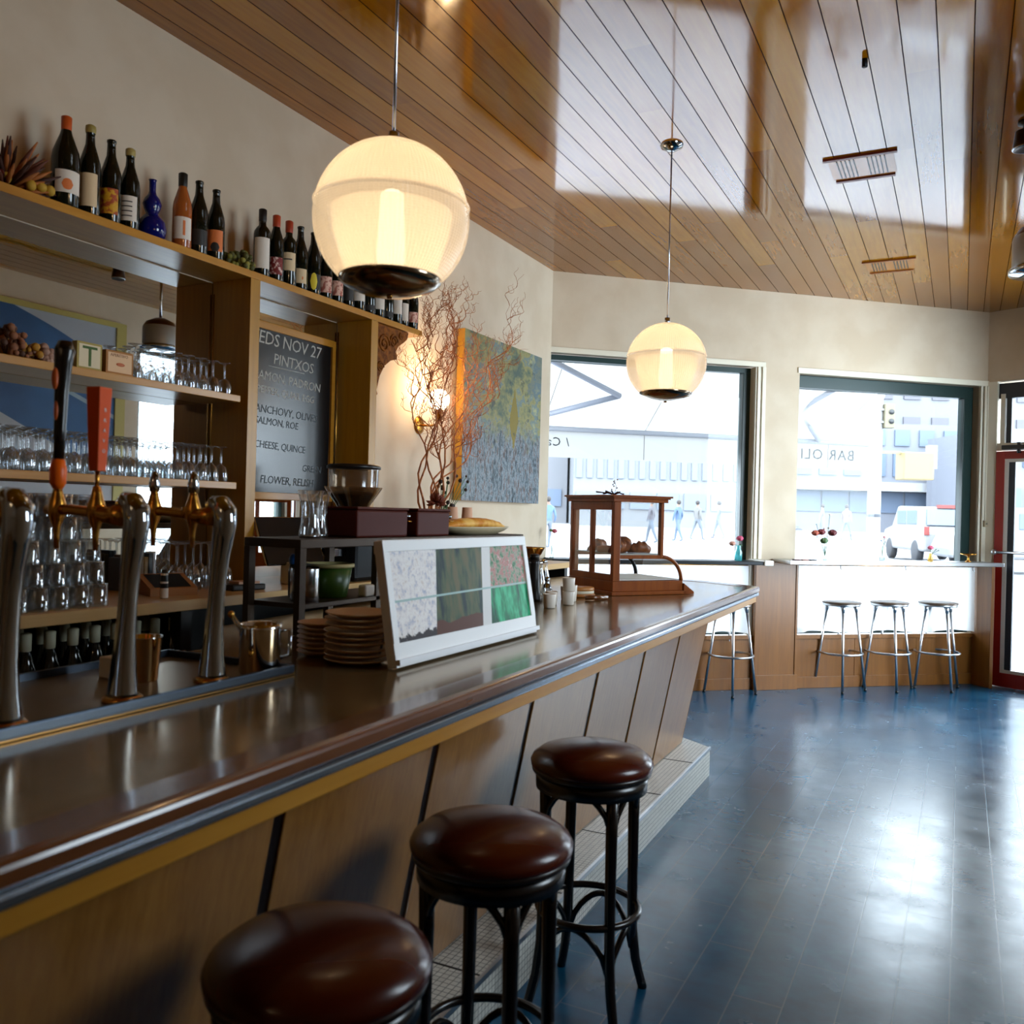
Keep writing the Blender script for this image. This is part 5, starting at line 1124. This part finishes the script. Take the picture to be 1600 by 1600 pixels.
ink = mat('awning_ink', '#060606', .8)
def aw_text(s, x, z, sz): text(s, sz, ink, aw, basis((x, o_-.006, z), (-1, 0, 0), (0, 0, 1)), 'lettering', .001, font_space=1.15)
aw_text('BAR OLI', 4.24, 2.19, .17)
aw_text('/ Ca', .80, 2.21, .13)
aw_text('sdps', .80, 2.03, .12) if 0 else None
# street furniture
wht = mat('street_white', '#6e6d6b', .6); blu = mat('glass_blue_grey', '#4a5668', .5); pale = mat('facade_pale', '#626266', .8); lav = mat('facade_lavender', '#62646c', .8)
q = bearing(1385, 17); ps_ = empty('street_pole', (q.x, q.y, gz(17)), 0, 'thick white street pole outside the right-hand window', 'pole')
MB().lathe([(0, 0), (.20, 0), (.20, .15), (.125, .25), (.12, 6.0), (0, 6.0)], n=20).build('shaft', wht, ps_); MB().lathe([(.128, 1.5), (.128, 1.56)], n=20).build('band', mat('pole_band', '#30333a', .6), ps_)
tl = empty('traffic_signal', (*bearing(1404, 16.9)[:2], 3.30), YAW, 'traffic signal with two dark lenses fixed to the street pole', 'traffic light')
MB().box(-.09, .10, -.07, .07, 0, .47).build('housing', mat('signal_housing', '#5c5644', .6), tl, bevel=.015)
for z in (.13, .31): b = MB().lathe([(0, 0), (.05, 0), (.05, .012), (0, .012)], n=20); b.v = [(x+.03, -.072+(-zz), z+y) for x, y, zz in b.v]; b.build('lens', M['black'], tl)
MB().box(-.22, -.09, -.02, .02, .10, .14).box(-.22, -.09, -.02, .02, .34, .38).build('bracket', wht, tl)
sb = empty('yellow_signal_box', (*bearing(1447, 17)[:2], 2.32), YAW, 'pale yellow cabinet on an arm fixed to the street pole', 'signal box')
MB().box(-.29, .29, -.2, .2, 0, .53).build('cabinet', mat('pale_yellow', '#7a6a44', .6), sb, bevel=.02); MB().box(-.68, -.28, -.035, .035, .50, .55).build('arm', mat('yellow_arm', '#7c6e4c', .6), sb)
MB().box(.24, .40, -.08, .08, .22, .68).build('lamp_head', wht, sb)
# vehicle
def suv(q, z, rz, body, label):
    o = empty('parked_car', (q.x, q.y, z), rz, label, 'car')
    P_ = [(-2.2, .35), (-2.2, .95), (-1.9, 1.15), (-1.65, 1.70), (.55, 1.74), (1.2, 1.12), (2.1, .98), (2.25, .60), (2.2, .35)]
    n = len(P_); MB().add([(x, -.88, zz) for x, zz in P_]+[(x, .88, zz) for x, zz in P_], [tuple(range(n)), tuple(range(n, 2*n))[::-1]]+[(i, (i+1) % n, n+(i+1) % n, n+i) for i in range(n)]).build('body', body, o, bevel=.08)
    MB().box(-1.55, -.55, -.90, .90, 1.15, 1.60).box(-.45, .5, -.90, .90, 1.15, 1.60).build('side_windows', blu, o, bevel=.03)
    MB().hexa([(-2.0, -.72, 1.15), (-1.92, -.72, 1.15), (-1.92, .72, 1.15), (-2.0, .72, 1.15)], [(-1.76, -.66, 1.62), (-1.66, -.66, 1.62), (-1.66, .66, 1.62), (-1.76, .66, 1.62)]).build('rear_window', blu, o)
    MB().box(-1.75, -1.6, -.35, .35, 1.66, 1.76).box(-2.24, -2.18, -.86, -.72, .85, 1.1).box(-2.24, -2.18, .72, .86, .85, 1.1).build('tail_lights', mat('tail_red', '#6a2420', .4), o)
    for x in (-1.4, 1.4):
        for s in (-1, 1): b = MB().lathe([(0, -.11), (.30, -.11), (.34, -.08), (.34, .08), (.30, .11), (0, .11)], n=24); b.v = [(xx+x, zz+s*.80, yy+.34) for xx, yy, zz in b.v]; b.build('wheel', mat('tyre', '#202126', .7), o)
    return o
suv(bearing(1475, 28), gz(28)+.02, YAW+PI/2-.15, mat('car_white', '#6c6c6e', .5), 'white car seen from behind through the right-hand window')
suv(bearing(1625, 24), gz(24)+.02, YAW+PI-.2, mat('car_silver', '#646568', .5), 'pale car glimpsed through the red door')
# pedestrians
def person(q, z, top_c, leg_c, label, stride=.22, face=0):
    o = empty('person', (q.x, q.y, z), face, label, 'person')
    me = bpy.data.meshes.new('body'); v = [(0, 0, .95), (0, 0, 1.15), (0, 0, 1.40), (0, .0, 1.52), (0, .02, 1.66), (.10, 0, .90), (.13, stride*.6, .50), (.13, stride*.9, .06), (-.10, 0, .90), (-.13, -stride*.5, .50), (-.13, -stride*1.2, .08), (.20, 0, 1.40), (.27, -.06, 1.12), (.26, .05, .88), (-.20, 0, 1.40), (-.27, .06, 1.12), (-.26, .12, .88), (.13, stride*.9+.15, .04), (-.13, -stride*1.2+.14, .04)]
    e = [(0, 1), (1, 2), (2, 3), (3, 4), (0, 5), (5, 6), (6, 7), (0, 8), (8, 9), (9, 10), (2, 11), (11, 12), (12, 13), (2, 14), (14, 15), (15, 16), (7, 17), (10, 18)]
    R_ = [.14, .14, .16, .06, .10, .10, .07, .045, .10, .07, .045, .07, .05, .035, .07, .05, .035, .035, .035]
    me.from_pydata(v, e, []); b_ = bpy.data.objects.new('body', me); COL.objects.link(b_); b_.parent = o
    md = b_.modifiers.new('skin', 'SKIN'); sk_ = me.skin_vertices[0].data if me.skin_vertices else None
    if sk_ is None:
        bm = bmesh.new(); bm.from_mesh(me); bm.verts.layers.skin.verify(); bm.to_mesh(me); bm.free(); sk_ = me.skin_vertices[0].data
    for i, r__ in enumerate(R_): sk_[i].radius = (r__, r__*.8); sk_[i].use_root = (i == 0)
    ss = b_.modifiers.new('sub', 'SUBSURF'); ss.levels = 1; ss.render_levels = 1
    m = mat('clothes_'+top_c[1:], top_c, .8); t = NT(m); sx = t.n('ShaderNodeSeparateXYZ'); t.l(t.obj(), sx.inputs[0])
    c = t.mix(t.math('GREATER_THAN', sx.outputs[2], .95), lin(leg_c), lin(top_c)); c = t.mix(t.math('GREATER_THAN', sx.outputs[2], 1.50), c, lin('#6a5448')); t.l(c, t.b.inputs['Base Color']); me.materials.append(m)
    MB().ball((0, -.01, 1.70), .105, 10, 1.0).build('hair', mat('hair_'+leg_c[1:], '#2c2624', .8), o)
    return o
for px, d, tc, lc, l_, fa in [(1038, 36, '#46454c', '#49525e', 'person in grey walking past, left of the blue-clad walker', 1.2), (1080, 38, '#374964', '#455162', 'person in a blue coat walking outside the left window', .9), (1110, 40, '#545251', '#51565d', 'person in beige walking right of the blue-clad walker', -1.1),
                              (1143, 42, '#474c54', '#4d535d', 'person in slate grey near the dark window frame outside', 1.4), (1305, 46, '#59545a', '#4f515d', 'person in lilac crossing the road, outside right-hand window', 1.1), (1343, 44, '#615351', '#47515e', 'person in pink top striding across the road', -.9), (876, 30, '#3f5370', '#545a64', 'person in bright blue far outside by the left wall edge', .3)]:
    person(bearing(px, d), gz(d)-.015, tc, lc, l_, .24, YAW+fa)
# buildings
def block(d, px0, px1, z1, m, label, rows, wm, vertical=False, z0=None):
    a = (px0-820)/1370*d; c_ = (px1-820)/1370*d; p = FW*d; g = gz(d)-.3
    o = empty('street_building', (p.x, p.y, g), YAW, label, 'building')
    MB().box(a, c_, 0, 8, 0, z1-g).build('facade', m, o)
    for (za, zb2, n_, gap) in rows:
        w_ = (c_-a)/n_
        for k in range(n_): MB().box(a+w_*k+w_*gap, a+w_*(k+1)-w_*gap, -.12, .02, za-g, zb2-g).build('window', wm, o)
    return o
o = block(60, 1215, 1560, 8.2, lav, 'lavender-grey building with dark shopfront beyond the right window', [(2.1, 3.5, 8, .04), (4.6, 6.2, 9, .15), (6.7, 7.8, 9, .2)], blu)
a = (1215-820)/1370*60; c_ = (1560-820)/1370*60
MB().box(a, c_, -1.2, 0, 3.55-gz(60)+.3, 4.15-gz(60)+.3).build('white_fascia', mat('fascia_white', '#8a8a8c', .6), o)
block(75, 1330, 1860, 22, pale, 'tall pale building behind the traffic signal', [(9, 10.5, 12, .2), (12, 13.5, 12, .2), (15.5, 17, 12, .2), (19, 20.5, 12, .2)], mat('soft_window', '#4c4a52', .6))
block(58, 915, 1210, 24, mat('facade_white', '#66676a', .8), 'pale building with vertical windows beyond the left window', [(3.9, 6.6, 18, .22), (1.9, 3.0, 7, .1)], mat('soft_blue', '#58606e', .5))
block(62, 640, 905, 22, pale, 'low white building at the far left outside', [(2.0, 3.2, 6, .2)], blu)
block(50, 1570, 1760, 7.0, lav, 'grey building seen through the door glass', [(2.2, 3.6, 4, .1), (4.8, 6.2, 5, .2)], blu)
